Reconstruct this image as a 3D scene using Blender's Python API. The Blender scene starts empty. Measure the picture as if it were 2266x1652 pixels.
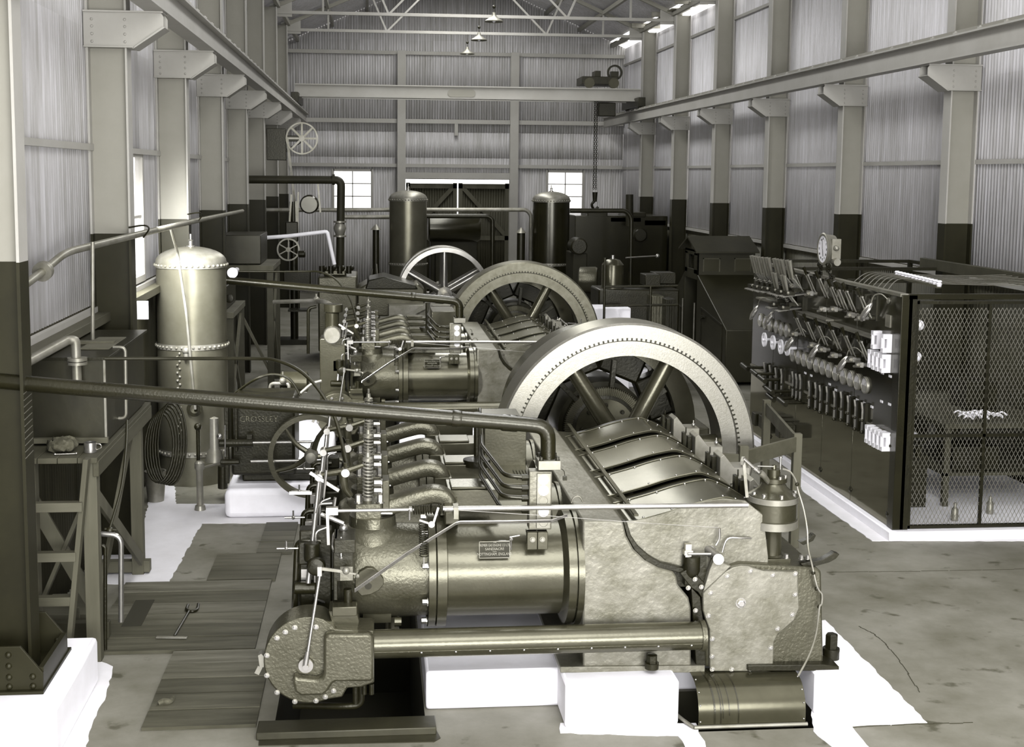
import bpy, bmesh, math, random
from mathutils import Vector, Matrix
random.seed(7)
PI = math.pi
SC = bpy.context.scene
COL = SC.collection
# ------------------------------------------------------------------ camera
H = 3.5
F = 2850.0; PX0, PY0 = 1100.0, 700.0
VY = Vector((822 - PX0, 382 - PY0, F)).normalized()
_a = Vector((1, .0093)); _v = Vector((822 - PX0, 382 - PY0))
_t = -(F * F + _v.dot(_v)) / _v.dot(_a)
_vx = _v + _a * _t
VX = Vector((_vx.x, _vx.y, F)).normalized()
VZ = VX.cross(VY).normalized()
if VZ.y > 0: VZ = -VZ
# rows of M: world axes seen in the camera frame (x right, y down, z forward)
def ray(px, py):
    c = Vector((px - PX0, py - PY0, F))
    return Vector((VX.dot(c), VY.dot(c), VZ.dot(c)))
EYE = Vector((0, 0, H))
def W(px, py, Y):
    r = ray(px, py); return EYE + r * (Y / r.y)
def WX(px, py, X):
    r = ray(px, py); return EYE + r * (X / r.x)
def FL(px, py, z=0.0):
    r = ray(px, py); return EYE + r * ((z - H) / r.z)
cam_d = bpy.data.cameras.new('camera'); cam = bpy.data.objects.new('camera', cam_d); COL.objects.link(cam)
# camera local axes: X right, Y up, -Z forward (in world coordinates)
cx = Vector((VX.x, VY.x, VZ.x)); cy = -Vector((VX.y, VY.y, VZ.y)); cz = -Vector((VX.z, VY.z, VZ.z))
Mw = Matrix(((cx.x, cy.x, cz.x, 0), (cx.y, cy.y, cz.y, 0), (cx.z, cy.z, cz.z, H), (0, 0, 0, 1)))
cam.matrix_world = Mw
cam_d.sensor_fit = 'HORIZONTAL'; cam_d.sensor_width = 36.0
cam_d.lens = 36.0 * F / 2266.0
cam_d.shift_x = (1133 - PX0) / 2266.0
cam_d.shift_y = -(826 - PY0) / 2266.0
cam_d.clip_end = 200
SC.camera = cam
# ------------------------------------------------------------------ world and light
wd = bpy.data.worlds.new('world'); SC.world = wd; wd.use_nodes = True
bg = wd.node_tree.nodes['Background']
bg.inputs[0].default_value = (1.0, .985, .97, 1); bg.inputs[1].default_value = 2.6
def area(name, loc, rot, sx, sy, energy, spread=180):
    l = bpy.data.lights.new(name, 'AREA'); l.shape = 'RECTANGLE'; l.size = sx; l.size_y = sy; l.energy = energy
    l.spread = math.radians(spread)
    o = bpy.data.objects.new(name, l); COL.objects.link(o); o.location = loc; o.rotation_euler = rot
    return o
# daylight through the open gable behind the camera and the left windows
area('daylight_open_gable', (2.2, -5.5, 2.1), (math.radians(90), 0, 0), 8.5, 3.9, 1900)
area('roof_fill_near', (1.2, .5, 6.9), (math.radians(28), 0, 0), 5.0, 4.0, 520)  # near, mid and far fill lamps added overhead; the roof has no skylights
area('roof_fill_mid', (2.3, 14.5, 8.6), (0, 0, 0), 2.2, 10.0, 380)
area('roof_fill_far', (2.3, 29.0, 8.6), (0, 0, 0), 1.6, 12.0, 600)
area('daylight_left_window', (-2.33, 12.9, 3.1), (0, math.radians(-60), math.radians(62)), .9, .9, 150, 95)
vs = SC.view_settings
SC.display_settings.display_device = 'sRGB'
vs.view_transform = 'Standard'; vs.look = 'None'; vs.gamma = 1.0; vs.use_curve_mapping = False
vs.exposure = 0.27
SC.cycles.use_denoising = True
SC.cycles.max_bounces = 6; SC.cycles.diffuse_bounces = 3; SC.cycles.glossy_bounces = 3
SC.cycles.transparent_max_bounces = 12
SC.cycles.sample_clamp_indirect = 4.0
SC.cycles.caustics_reflective = False; SC.cycles.caustics_refractive = False
# ------------------------------------------------------------------ toned-print colours
def lin(c): return c / 12.92 if c <= .04045 else ((c + .055) / 1.055) ** 2.4
def tone(a):
    """linear grey albedo -> olive/lavender toned colour of the same lightness"""
    g = 1.055 * a ** (1 / 2.4) - .055 if a > .0031 else a * 12.92
    b = max(g * .52, g - .055) if g < .4 else min(g + .02, g - .055 + (g - .4) * .14)
    return (lin(min(1, g + .006)), lin(min(1, g * (.985 + .014 * g) + .002)), lin(min(1, b)), 1)
MATS = {}
def mat(name, a, rough=.5, metal=0.0, bump=0.0, bscale=40.0, var=0.0, vscale=3.0, a2=None, spec=.5, coat=0.0, stretch=None):
    m = bpy.data.materials.new(name); m.use_nodes = True; nt = m.node_tree; N = nt.nodes; L = nt.links
    b = N['Principled BSDF']
    b.inputs['Base Color'].default_value = tone(a); b.inputs['Roughness'].default_value = rough
    b.inputs['Metallic'].default_value = metal; b.inputs['Specular IOR Level'].default_value = spec
    if a < .4: b.inputs['Specular Tint'].default_value = (1, .98, .86, 1)
    b.inputs['Coat Weight'].default_value = coat; b.inputs['Coat Roughness'].default_value = .12
    tc = N.new('ShaderNodeTexCoord'); vec = tc.outputs['Object']
    if stretch:
        mp = N.new('ShaderNodeMapping'); mp.inputs['Scale'].default_value = stretch
        L.new(vec, mp.inputs['Vector']); vec = mp.outputs['Vector']
    if var > 0:
        n = N.new('ShaderNodeTexNoise'); n.inputs['Scale'].default_value = vscale; n.inputs['Detail'].default_value = 6
        n.inputs['Roughness'].default_value = .65
        L.new(vec, n.inputs['Vector'])
        r = N.new('ShaderNodeValToRGB'); r.color_ramp.elements[0].position = .3; r.color_ramp.elements[1].position = .7
        lo = a * (1 - var) if a2 is None else a2
        r.color_ramp.elements[0].color = tone(max(.002, lo)); r.color_ramp.elements[1].color = tone(min(.95, a * (1 + var * .6) if a2 is None else a))
        L.new(n.outputs['Fac'], r.inputs['Fac']); L.new(r.outputs['Color'], b.inputs['Base Color'])
    if bump > 0:
        n2 = N.new('ShaderNodeTexNoise'); n2.inputs['Scale'].default_value = bscale; n2.inputs['Detail'].default_value = 3
        L.new(vec, n2.inputs['Vector'])
        bp = N.new('ShaderNodeBump'); bp.inputs['Strength'].default_value = bump; bp.inputs['Distance'].default_value = .004
        L.new(n2.outputs['Fac'], bp.inputs['Height']); L.new(bp.outputs['Normal'], b.inputs['Normal'])
    MATS[name] = m; return m
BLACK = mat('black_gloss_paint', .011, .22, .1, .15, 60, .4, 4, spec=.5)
DARK = mat('dark_oily_iron', .010, .36, .1, .5, 45, .5, 5, spec=.35)
DARK2 = mat('dull_black_sheet', .012, .6, 0, .2, 30, .5, 2, spec=.3)
ENG = mat('engine_green_paint', .065, .3, .45, .7, 55, .35, 4, spec=.8)
ENG2 = mat('engine_green_smooth', .05, .24, .45, .15, 50, .3, 3, spec=.8)
CAST = mat('grey_filled_casting', .16, .36, .3, .9, 26, .45, 5)
COVER = mat('planished_sheet', .06, .26, .5, .1, 14, .5, 2.5)
STEEL = mat('bright_steel', .36, .26, .85, 0, 10, .2, 8)
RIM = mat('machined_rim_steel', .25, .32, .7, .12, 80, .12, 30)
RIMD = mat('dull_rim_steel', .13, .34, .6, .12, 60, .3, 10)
BRASS = mat('dull_brass', .3, .3, .7, 0, 10, .3, 10)
COPPER = mat('commutator_copper', .08, .35, .6, .2, 30, .4, 6)
GREY = mat('grey_column_paint', .23, .5, 0, .08, 30, .1, 1.2)
GREYL = mat('grey_girder_paint', .33, .5, 0, .05, 30, .12, 1.2)
DADO = mat('dark_dado_paint', .014, .45, 0, .08, 30, .4, 1.5, spec=.22)
WHITE = mat('whitewash', .84, .85, 0, .3, 14, .06, 4)
PORC = mat('white_porcelain', .8, .2, 0)
CONC = mat('concrete', .25, .8, 0, .5, 18, .28, 1.6)
SLATE = mat('polished_slate', .012, .16, .1, 0, 10, .3, 3, spec=.7)
TIMB = mat('grey_timber', .075, .7, 0, .6, 8, .5, 3, stretch=(1, 1, .12))
TIMBX = mat('grey_timber_x', .08, .7, 0, .6, 8, .5, 3, stretch=(.12, 1, 1))
TIMBY = mat('grey_timber_y', .06, .7, 0, .6, 8, .5, 3, stretch=(1, .12, 1))
TIMBD = mat('dark_timber', .03, .6, 0, .6, 8, .5, 3, stretch=(.2, 1, 1))
TANKM = mat('tank_sheet', .12, .3, .6, .15, 12, .25, 2.2)
TANKD = mat('dark_tank_sheet', .018, .4, .2, .3, 10, .6, 2.5, a2=.006)
WOOL = mat('waste_wool', .07, .9, 0, 1, 60, .6, 30)
RUBBER = mat('black_rubber', .012, .4)
PAPER = mat('white_paint', .8, .5)
GLASSW = mat('enamel_dial', .62, .12, 0, spec=.8)
CABM = mat('cab_sheet', .016, .45, .1, .2, 10, .4, 2, spec=.4)
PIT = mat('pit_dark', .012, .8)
PIPEM = mat('black_pipe_paint', .010, .26, 0, .25, 70, .3, 4, spec=.42)
LOWP = mat('polished_lower_panel', .12, .08, .75, 0, 10, .2, 2, spec=.9)
DULLG = mat('oiled_guard_sheet', .045, .2, .5, .05, 30, .3, 3)
OILF = mat('oil_soaked_board', .02, .5, 0, .4, 12, .5, 3)
DULLS = mat('dull_galvanised', .22, .4, .5, .1, 20, .35, 5)
# ------------------------------------------------------------------ mesh builder
def root_of(o):
    while o.parent: o = o.parent
    return o
def frame_of(d):
    d = Vector(d).normalized(); up = Vector((0, 0, 1)) if abs(d.z) < .9 else Vector((0, 1, 0))
    u = d.cross(up).normalized(); v = u.cross(d).normalized(); return d, u, v
class MB:
    def __init__(s): s.bm = bmesh.new()
    def box(s, lo, hi):
        x0, y0, z0 = lo; x1, y1, z1 = hi
        x0, x1 = min(x0, x1), max(x0, x1); y0, y1 = min(y0, y1), max(y0, y1); z0, z1 = min(z0, z1), max(z0, z1)
        v = [s.bm.verts.new(p) for p in ((x0,y0,z0),(x1,y0,z0),(x1,y1,z0),(x0,y1,z0),(x0,y0,z1),(x1,y0,z1),(x1,y1,z1),(x0,y1,z1))]
        for f in ((3,2,1,0),(4,5,6,7),(0,1,5,4),(1,2,6,5),(2,3,7,6),(3,0,4,7)): s.bm.faces.new([v[i] for i in f])
        return s
    def bar(s, a, b, w, h=None, up=None):
        """rectangular bar from a to b"""
        h = h or w; a = Vector(a); b = Vector(b); d = (b - a).normalized()
        upv = Vector(up) if up else (Vector((0, 0, 1)) if abs(d.z) < .9 else Vector((0, 1, 0)))
        u = d.cross(upv).normalized() * w / 2; v = u.cross(d).normalized() * h / 2
        vs_ = [s.bm.verts.new(p + q) for p in (a, b) for q in (-u - v, u - v, u + v, -u + v)]
        for f in ((3,2,1,0),(4,5,6,7),(0,1,5,4),(1,2,6,5),(2,3,7,6),(3,0,4,7)): s.bm.faces.new([vs_[i] for i in f])
        return s
    def lathe(s, o, d, prof, seg=32, cap=True, ry=1.0):
        """prof: list of (t along d, radius)"""
        d, u, v = frame_of(d); o = Vector(o); rings = []
        for t, r in prof:
            if r < 1e-5: rings.append([s.bm.verts.new(o + d * t)])
            else: rings.append([s.bm.verts.new(o + d * t + u * r * math.cos(2*PI*i/seg) + v * r * ry * math.sin(2*PI*i/seg)) for i in range(seg)])
        for a, b in zip(rings, rings[1:]):
            if len(a) == 1 and len(b) == 1: continue
            for i in range(seg):
                j = (i + 1) % seg
                if len(a) == 1: s.bm.faces.new((a[0], b[j], b[i]))
                elif len(b) == 1: s.bm.faces.new((a[i], a[j], b[0]))
                else: s.bm.faces.new((a[i], a[j], b[j], b[i]))
        if cap:
            if len(rings[0]) > 1: s.bm.faces.new(rings[0][::-1])
            if len(rings[-1]) > 1: s.bm.faces.new(rings[-1])
        return s
    def cyl(s, a, b, r, r2=None, seg=20):
        a = Vector(a); b = Vector(b); L = (b - a).length
        return s.lathe(a, b - a, [(0, r), (L, r if r2 is None else r2)], seg)
    def ring(s, o, d, r0, r1, w, seg=64):
        """flat annulus of width w along d"""
        return s.lathe(o, d, [(0, r0), (0, r1), (w, r1), (w, r0), (0, r0)], seg, cap=False)
    def tube(s, path, r, seg=12, sm=6, cap=True, sx=1.0):
        pts = smooth(path, sm) if sm > 1 and len(path) > 2 else [Vector(p) for p in path]
        n = len(pts); rings = []; pu = None
        for i, p in enumerate(pts):
            d = (pts[min(i+1, n-1)] - pts[max(i-1, 0)]).normalized()
            if pu is None: _, u, v = frame_of(d)
            else:
                u = (pu - d * pu.dot(d))
                u = u.normalized() if u.length > 1e-4 else frame_of(d)[1]
                v = u.cross(d).normalized()
            pu = u; rr = r(i / max(1, n - 1)) if callable(r) else r
            rings.append([s.bm.verts.new(p + u * rr * sx * math.cos(2*PI*k/seg) + v * rr * math.sin(2*PI*k/seg)) for k in range(seg)])
        for a, b in zip(rings, rings[1:]):
            for k in range(seg):
                j = (k + 1) % seg; s.bm.faces.new((a[k], a[j], b[j], b[k]))
        if cap: s.bm.faces.new(rings[0][::-1]); s.bm.faces.new(rings[-1])
        return s
    def sweep(s, path, hy, hn, seg=20, e=.45, sm=5):
        """rounded box section swept along a path lying in an x-z plane"""
        pts = smooth(path, sm); n = len(pts); rings = []
        for i, p in enumerate(pts):
            d = (pts[min(i+1, n-1)] - pts[max(i-1, 0)]).normalized(); v = Vector((-d.z, 0, d.x)); R = []
            for k in range(seg):
                c, q = math.cos(2*PI*k/seg), math.sin(2*PI*k/seg)
                R.append(s.bm.verts.new(p + Vector((0, hy * math.copysign(abs(c) ** e, c), 0)) + v * hn * math.copysign(abs(q) ** e, q)))
            rings.append(R)
        for a, b in zip(rings, rings[1:]):
            for k in range(seg):
                j = (k + 1) % seg; s.bm.faces.new((a[k], a[j], b[j], b[k]))
        s.bm.faces.new(rings[0][::-1]); s.bm.faces.new(rings[-1]); return s
    def prism(s, pts, y0, y1, axis='y'):
        """polygon pts (x,z) extruded along y; or axis 'x' with pts (y,z); or 'z' with pts (x,y)"""
        def P(a, b, t): return (a, t, b) if axis == 'y' else ((t, a, b) if axis == 'x' else (a, b, t))
        A = [s.bm.verts.new(P(a, b, y0)) for a, b in pts]; B = [s.bm.verts.new(P(a, b, y1)) for a, b in pts]
        n = len(pts)
        s.bm.faces.new(A); s.bm.faces.new(B[::-1])
        for i in range(n):
            j = (i + 1) % n; s.bm.faces.new((A[j], A[i], B[i], B[j]))
        return s
    def spring(s, a, b, r, w, turns, seg=6):
        a = Vector(a); b = Vector(b); d, u, v = frame_of(b - a); L = (b - a).length; n = int(turns * 10)
        path = [a + d * (L * i / n) + u * r * math.cos(2*PI*turns*i/n) + v * r * math.sin(2*PI*turns*i/n) for i in range(n + 1)]
        return s.tube(path, w, seg, sm=1)
    def ball(s, c, r, seg=14, sz=1.0):
        prof = [(-r * sz * math.cos(PI*i/8), r * math.sin(PI*i/8)) for i in range(9)]
        return s.lathe(c, (0, 0, 1), prof, seg)
    def hexb(s, p, d, r, h):
        d = Vector(d).normalized(); p = Vector(p); s.lathe(p, d, [(0, r * 1.35), (h * .2, r * 1.35)], 12)
        return s.lathe(p + d * h * .2, d, [(0, r), (h, r), (h * 1.1, r * .75)], 6)
    def build(s, name, m, parent=None, smooth=True, bev=0.0, ang=38, solid=0.0):
        bm = s.bm; bmesh.ops.recalc_face_normals(bm, faces=bm.faces[:])
        off = root_of(parent).location.copy() if parent else Vector((0, 0, 0))
        if parent is None and bm.verts:
            xs = [v.co.x for v in bm.verts]; ys = [v.co.y for v in bm.verts]; zs = [v.co.z for v in bm.verts]
            off = Vector(((min(xs)+max(xs))/2, (min(ys)+max(ys))/2, min(zs)))
        for v in bm.verts: v.co -= off
        me = bpy.data.meshes.new(name); bm.to_mesh(me); bm.free()
        ms = m if isinstance(m, (list, tuple)) else [m]
        for q in ms: me.materials.append(q)
        if smooth:
            me.shade_smooth(); me.set_sharp_from_angle(angle=math.radians(ang))
        o = bpy.data.objects.new(name, me); COL.objects.link(o)
        if parent: o.parent = parent
        else: o.location = off
        if bev > 0:
            b = o.modifiers.new('bevel', 'BEVEL'); b.width = bev; b.segments = 2; b.limit_method = 'ANGLE'; b.angle_limit = math.radians(35); b.harden_normals = False
        if solid > 0:
            b = o.modifiers.new('solid', 'SOLIDIFY'); b.thickness = solid
        return o
def smooth(path, n=6):
    P = [Vector(p) for p in path]; out = []
    for i in range(len(P) - 1):
        p0 = P[max(i-1, 0)]; p1 = P[i]; p2 = P[i+1]; p3 = P[min(i+2, len(P)-1)]
        for k in range(n):
            t = k / n
            out.append(.5 * ((2*p1) + (-p0 + p2)*t + (2*p0 - 5*p1 + 4*p2 - p3)*t*t + (-p0 + 3*p1 - 3*p2 + p3)*t**3))
    out.append(P[-1]); return out
def fillet(path, r=.08, n=6):
    """polyline with rounded corners (for pipes)"""
    P = [Vector(p) for p in path]; out = [P[0]]
    for i in range(1, len(P) - 1):
        a = (P[i-1] - P[i]); b = (P[i+1] - P[i]); rr = min(r, a.length * .45, b.length * .45)
        s0 = P[i] + a.normalized() * rr; s1 = P[i] + b.normalized() * rr
        for k in range(n + 1):
            t = k / n; out.append((1-t)**2 * s0 + 2*t*(1-t) * P[i] + t*t * s1)
    out.append(P[-1]); return out
def pipe(path, r, fr=.08, seg=12): return MB().tube(fillet(path, fr), r, seg, sm=1)
def tag(o, label=None, cat=None, group=None, kind=None):
    if label: o['label'] = label
    if cat: o['category'] = cat
    if group: o['group'] = group
    if kind: o['kind'] = kind
    return o
def empty(name, loc, label, cat, group=None):
    o = bpy.data.objects.new(name, None); COL.objects.link(o); o.location = loc; o.empty_display_size = .1
    return tag(o, label, cat, group)
def kids(o): return [c for c in bpy.data.objects if c.parent == o]
def copy_tree(o, parent=None, idx=None):
    if idx is None:
        idx = {}
        for c in bpy.data.objects:
            if c.parent: idx.setdefault(c.parent.name, []).append(c)
    c = o.copy(); COL.objects.link(c)
    if parent: c.parent = parent
    for ch in idx.get(o.name, []): copy_tree(ch, c, idx)
    return c
def bolts(pts, d, r, h, m, parent, name='bolt'):
    """one hexagon bolt per point, mesh shared"""
    first = None; off = root_of(parent).location
    for p in pts:
        if first is None:
            b = MB().hexb((0, 0, 0), d, r, h); bm = b.bm; bmesh.ops.recalc_face_normals(bm, faces=bm.faces[:])
            me = bpy.data.meshes.new(name); bm.to_mesh(me); bm.free(); me.materials.append(m); first = me
        o = bpy.data.objects.new(name, first); COL.objects.link(o); o.parent = parent; o.location = Vector(p) - off
def PZ(pts, Y): return [(W(x, y, Y).x, W(x, y, Y).z) for x, y in pts]
def textobj(s, size, loc, rot, m, parent, ext=.001, name='lettering', sx=1.0):
    c = bpy.data.curves.new(name, 'FONT'); c.body = s; c.size = size; c.extrude = ext; c.align_x = 'CENTER'; c.align_y = 'CENTER'; c.resolution_u = 2
    t = bpy.data.objects.new(name, c); dg = bpy.context.evaluated_depsgraph_get()
    COL.objects.link(t); dg.update(); me = bpy.data.meshes.new_from_object(t.evaluated_get(dg)); bpy.data.objects.remove(t)
    o = bpy.data.objects.new(name, me); me.materials.clear(); me.materials.append(m); COL.objects.link(o)
    o.parent = parent; o.location = Vector(loc) - root_of(parent).location; o.rotation_euler = rot; o.scale = (sx, 1, 1)
    return o
def struct(o, **k): o['kind'] = 'structure'; return o
# ------------------------------------------------------------------ building shell
YE = 38.0; XL = -2.5; XR = 7.45; EAVE = 7.2; RIDGE = 9.4; XM = (XL + XR) / 2
COLY = [8.1 + 3.65 * k for k in range(-1, 9)]          # column lines, 12 ft bays
def sheetmat(name, a, coord='Y', lo=.55, pitch=.7):
    """galvanised sheet: every sheet its own weathering, vertical streaks"""
    m = mat(name, a, .55, .1, 0, 20, 0); nt = m.node_tree; N = nt.nodes; L = nt.links; b = N['Principled BSDF']
    tc = N.new('ShaderNodeTexCoord'); sp = N.new('ShaderNodeSeparateXYZ'); L.new(tc.outputs['Object'], sp.inputs[0])
    mul = N.new('ShaderNodeMath'); mul.operation = 'MULTIPLY'; mul.inputs[1].default_value = 1 / pitch; L.new(sp.outputs[coord], mul.inputs[0])
    fl = N.new('ShaderNodeMath'); fl.operation = 'FLOOR'; L.new(mul.outputs[0], fl.inputs[0])
    zf = N.new('ShaderNodeMath'); zf.operation = 'MULTIPLY'; zf.inputs[1].default_value = .41; L.new(sp.outputs['Z'], zf.inputs[0])
    zz = N.new('ShaderNodeMath'); zz.operation = 'FLOOR'; L.new(zf.outputs[0], zz.inputs[0])
    cb = N.new('ShaderNodeCombineXYZ'); L.new(fl.outputs[0], cb.inputs[0]); L.new(zz.outputs[0], cb.inputs[1])
    wn = N.new('ShaderNodeTexWhiteNoise'); L.new(cb.outputs[0], wn.inputs['Vector'])
    mp = N.new('ShaderNodeMapping'); mp.inputs['Scale'].default_value = (9, 9, .5); L.new(tc.outputs['Object'], mp.inputs['Vector'])
    ns = N.new('ShaderNodeTexNoise'); ns.inputs['Scale'].default_value = 1.6; ns.inputs['Detail'].default_value = 8; ns.inputs['Roughness'].default_value = .7; L.new(mp.outputs[0], ns.inputs['Vector'])
    mx = N.new('ShaderNodeMath'); mx.operation = 'MULTIPLY_ADD'; L.new(wn.outputs['Value'], mx.inputs[0]); mx.inputs[1].default_value = .14
    sc = N.new('ShaderNodeMath'); sc.operation = 'MULTIPLY_ADD'; L.new(ns.outputs['Fac'], sc.inputs[0]); sc.inputs[1].default_value = 1.5; sc.inputs[2].default_value = -.3
    L.new(sc.outputs[0], mx.inputs[2])
    r = N.new('ShaderNodeValToRGB'); r.color_ramp.elements[0].position = .05; r.color_ramp.elements[1].position = .95
    r.color_ramp.elements[0].color = tone(a * lo); r.color_ramp.elements[1].color = tone(min(.9, a * 1.3))
    L.new(mx.outputs[0], r.inputs['Fac']); L.new(r.outputs['Color'], b.inputs['Base Color'])
    return m
SH_L = sheetmat('galvanised_sheet_left', .56, 'Y', .5); SH_R = sheetmat('galvanised_sheet_right', .62, 'Y', .6)
SH_E = sheetmat('galvanised_sheet_end', .50, 'X', .45); SH_F = sheetmat('roof_sheet', .85, 'Y', .5)
LOWB = sheetmat('lower_sheet_dark', .045, 'Y', .4)
def corr(bm, axis, const, a0, a1, zfun0, zfun1, pitch=.076, amp=.014, n=4, sgn=1):
    """corrugated sheet with vertical flutes between a0..a1 along the axis"""
    N_ = max(2, int(round((a1 - a0) / pitch * n))); prev = None
    for i in range(N_ + 1):
        a = a0 + (a1 - a0) * i / N_; off = amp * math.sin(2 * PI * a / pitch) * sgn
        z0, z1 = zfun0(a), zfun1(a)
        if axis == 'y': p0, p1 = (const + off, a, z0), (const + off, a, z1)
        else: p0, p1 = (a, const + off, z0), (a, const + off, z1)
        v0, v1 = bm.verts.new(p0), bm.verts.new(p1)
        if prev: bm.faces.new((prev[0], v0, v1, prev[1]))
        prev = (v0, v1)
K = lambda z: (lambda a: z)
def side_wall(name, X, m, sgn, openings=()):
    s = MB()
    ys = [-8.0] + COLY + [YE]
    for y0, y1 in zip(ys, ys[1:]):
        a0, a1 = y0 + (.03 if int(y0 * 7) % 3 else .055), y1 - .0
        if y0 < 0: a0 = y0
        segs = [(a0, a1, None)]
        for (o0, o1, z0, z1) in openings:
            if o0 > y0 and o1 < y1:
                segs = [(a0, o0, None), (o0, o1, (z0, z1)), (o1, a1, None)]
        for b0, b1, hole in segs:
            if hole:
                corr(s.bm, 'y', X, b0, b1, K(2.3), K(hole[0])); corr(s.bm, 'y', X, b0, b1, K(hole[1]), K(EAVE))
            else: corr(s.bm, 'y', X, b0, b1, K(2.3), K(EAVE))
    struct(s.build(name, m, smooth=True, ang=70, solid=.002))
WIN_L = [(12.3, 14.32, 2.36, 3.66)]
side_wall('wall_left', XL, SH_L, -1, WIN_L)
side_wall('wall_right', XR, SH_R, 1)
for nm, X, sg in (('wall_left_lower', XL, -1), ('wall_right_lower', XR, 1)):
    s = MB(); corr(s.bm, 'y', X + .03 * sg, -8, YE, K(0), K(2.3)); struct(s.build(nm, LOWB, ang=70, solid=.002))
# end wall with openings (x0,x1,z0,z1)
DOOR = (.95, 3.82, 0, 3.28)
zr = lambda x: EAVE + (RIDGE - EAVE) * (1 - abs(x - XM) / (XR - XM))
WE1 = (W(738, 378, YE).x, W(822, 378, YE).x, W(740, 462, YE).z, W(740, 377, YE).z)
WE2 = (W(1212, 378, YE).x, W(1290, 378, YE).x, W(1285, 462, YE).z, W(1212, 380, YE).z)
s = MB()
DX0, DX1, DZ = W(897, 400, YE).x, W(1128, 400, YE).x, W(1010, 397, YE).z
xs = sorted([XL, XR, WE1[0], WE1[1], WE2[0], WE2[1], DX0, DX1])
for x0, x1 in zip(xs, xs[1:]):
    xm = (x0 + x1) / 2
    if DX0 < xm < DX1: corr(s.bm, 'x', YE, x0, x1, K(DZ), K(3.95))
    elif WE1[0] < xm < WE1[1]: corr(s.bm, 'x', YE, x0, x1, K(0), K(WE1[2])); corr(s.bm, 'x', YE, x0, x1, K(WE1[3]), K(3.95))
    elif WE2[0] < xm < WE2[1]: corr(s.bm, 'x', YE, x0, x1, K(0), K(WE2[2])); corr(s.bm, 'x', YE, x0, x1, K(WE2[3]), K(3.95))
    else: corr(s.bm, 'x', YE, x0, x1, K(0), K(3.95))
corr(s.bm, 'x', YE + .015, XL, XR, K(3.9), K(4.75)); corr(s.bm, 'x', YE - .0, XL, XR, K(4.7), zr)
struct(s.build('wall_back', SH_E, ang=70, solid=.002))
# roof, corrugated down the slope
def roof(name, x0, x1, z0, z1, y0, y1):
    s = MB(); n = int((y1 - y0) / .076 * 4); prev = None
    for i in range(n + 1):
        y = y0 + (y1 - y0) * i / n; o = .011 * math.sin(2 * PI * y / .076)
        a, b = s.bm.verts.new((x0, y, z0 + o)), s.bm.verts.new((x1, y, z1 + o))
        if prev: s.bm.faces.new((prev[0], a, b, prev[1]))
        prev = (a, b)
    struct(s.build(name, SH_F, ang=70, solid=.002))
roof('ceiling_left', XL - .35, XM, EAVE - .15, RIDGE, 6.5, YE)
roof('ceiling_right', XR - .45, XM, EAVE + .2, RIDGE, 6.5, YE)
s = MB()     # purlins and the broken eaves sheeting on the right
for sd in (-1, 1):
    for t in (.12, .32, .52, .72, .92):
        x = XM + sd * (XR - XM) * t; z = RIDGE - (RIDGE - EAVE) * t - .06
        s.box((x - .04, 6.5, z - .1), (x + .04, YE, z))
struct(s.build('trim_1', GREY, bev=0))
s = MB()
for y0 in [6.6 + 1.22 * i for i in range(26)]:
    if random.random() < .8: s.box((XR - .5 + random.uniform(-.05, .1), y0, EAVE + .12), (XR - .1, y0 + random.uniform(.8, 1.15), EAVE + .14))
for y0 in [7.0 + 2.4 * i for i in range(12)]: s.box((XR - .75, y0, EAVE + .08), (XR, y0 + .06, EAVE + .2))
struct(s.build('trim_2', DULLS, smooth=False))
# girts
s = MB(); ymax = YE - .05
for X, sg in ((XL, 1), (XR, -1)):
    for z in (3.70, 6.7, 2.26):
        s.box((X + .015 * sg, -8, z - .028), (X + .06 * sg, ymax, z + .028))
struct(s.build('trim_3', GREYL, smooth=False))
s = MB()
for z, h, d in ((3.72, .05, .09), (5.0, .06, .12), (6.95, .05, .09)): s.box((XL + .05, YE - d - .03, z - h), (XR - .05, YE - .03, z + h))
s.box((DX0 - .2, YE - .3, DZ + .02), (DX1 + .2, YE - .03, DZ + .2))
s.box((XM - .06, YE - .14, 4.6), (XM + .04, YE - .03, 5.05))
struct(s.build('trim_4', GREYL, smooth=False))
s = MB()     # timber sill rail along the left wall, clips on it
s.box((XL + .02, -2, 2.16), (XL + .17, 15.2, 2.24)); struct(s.build('trim_5', TIMBY, bev=.004))
for i, xp in enumerate((888, 1135)):
    x = W(xp, 382, YE).x; s = MB()
    s.box((x - .12, YE - .32, 0), (x + .12, YE - .3, 7.0)); s.box((x - .12, YE - .1, 0), (x + .12, YE - .08, 7.0)); s.box((x - .012, YE - .3, 0), (x + .012, YE - .1, 7.0))
    s.build('end_wall_post', GREYL, smooth=False)
    o = bpy.context.scene.collection.objects[-1]
    tag(o, ['grey steel post on end wall, left of the double doors', 'grey steel post on end wall, right of the double doors'][i], 'post', 'posts of the end wall')
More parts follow.
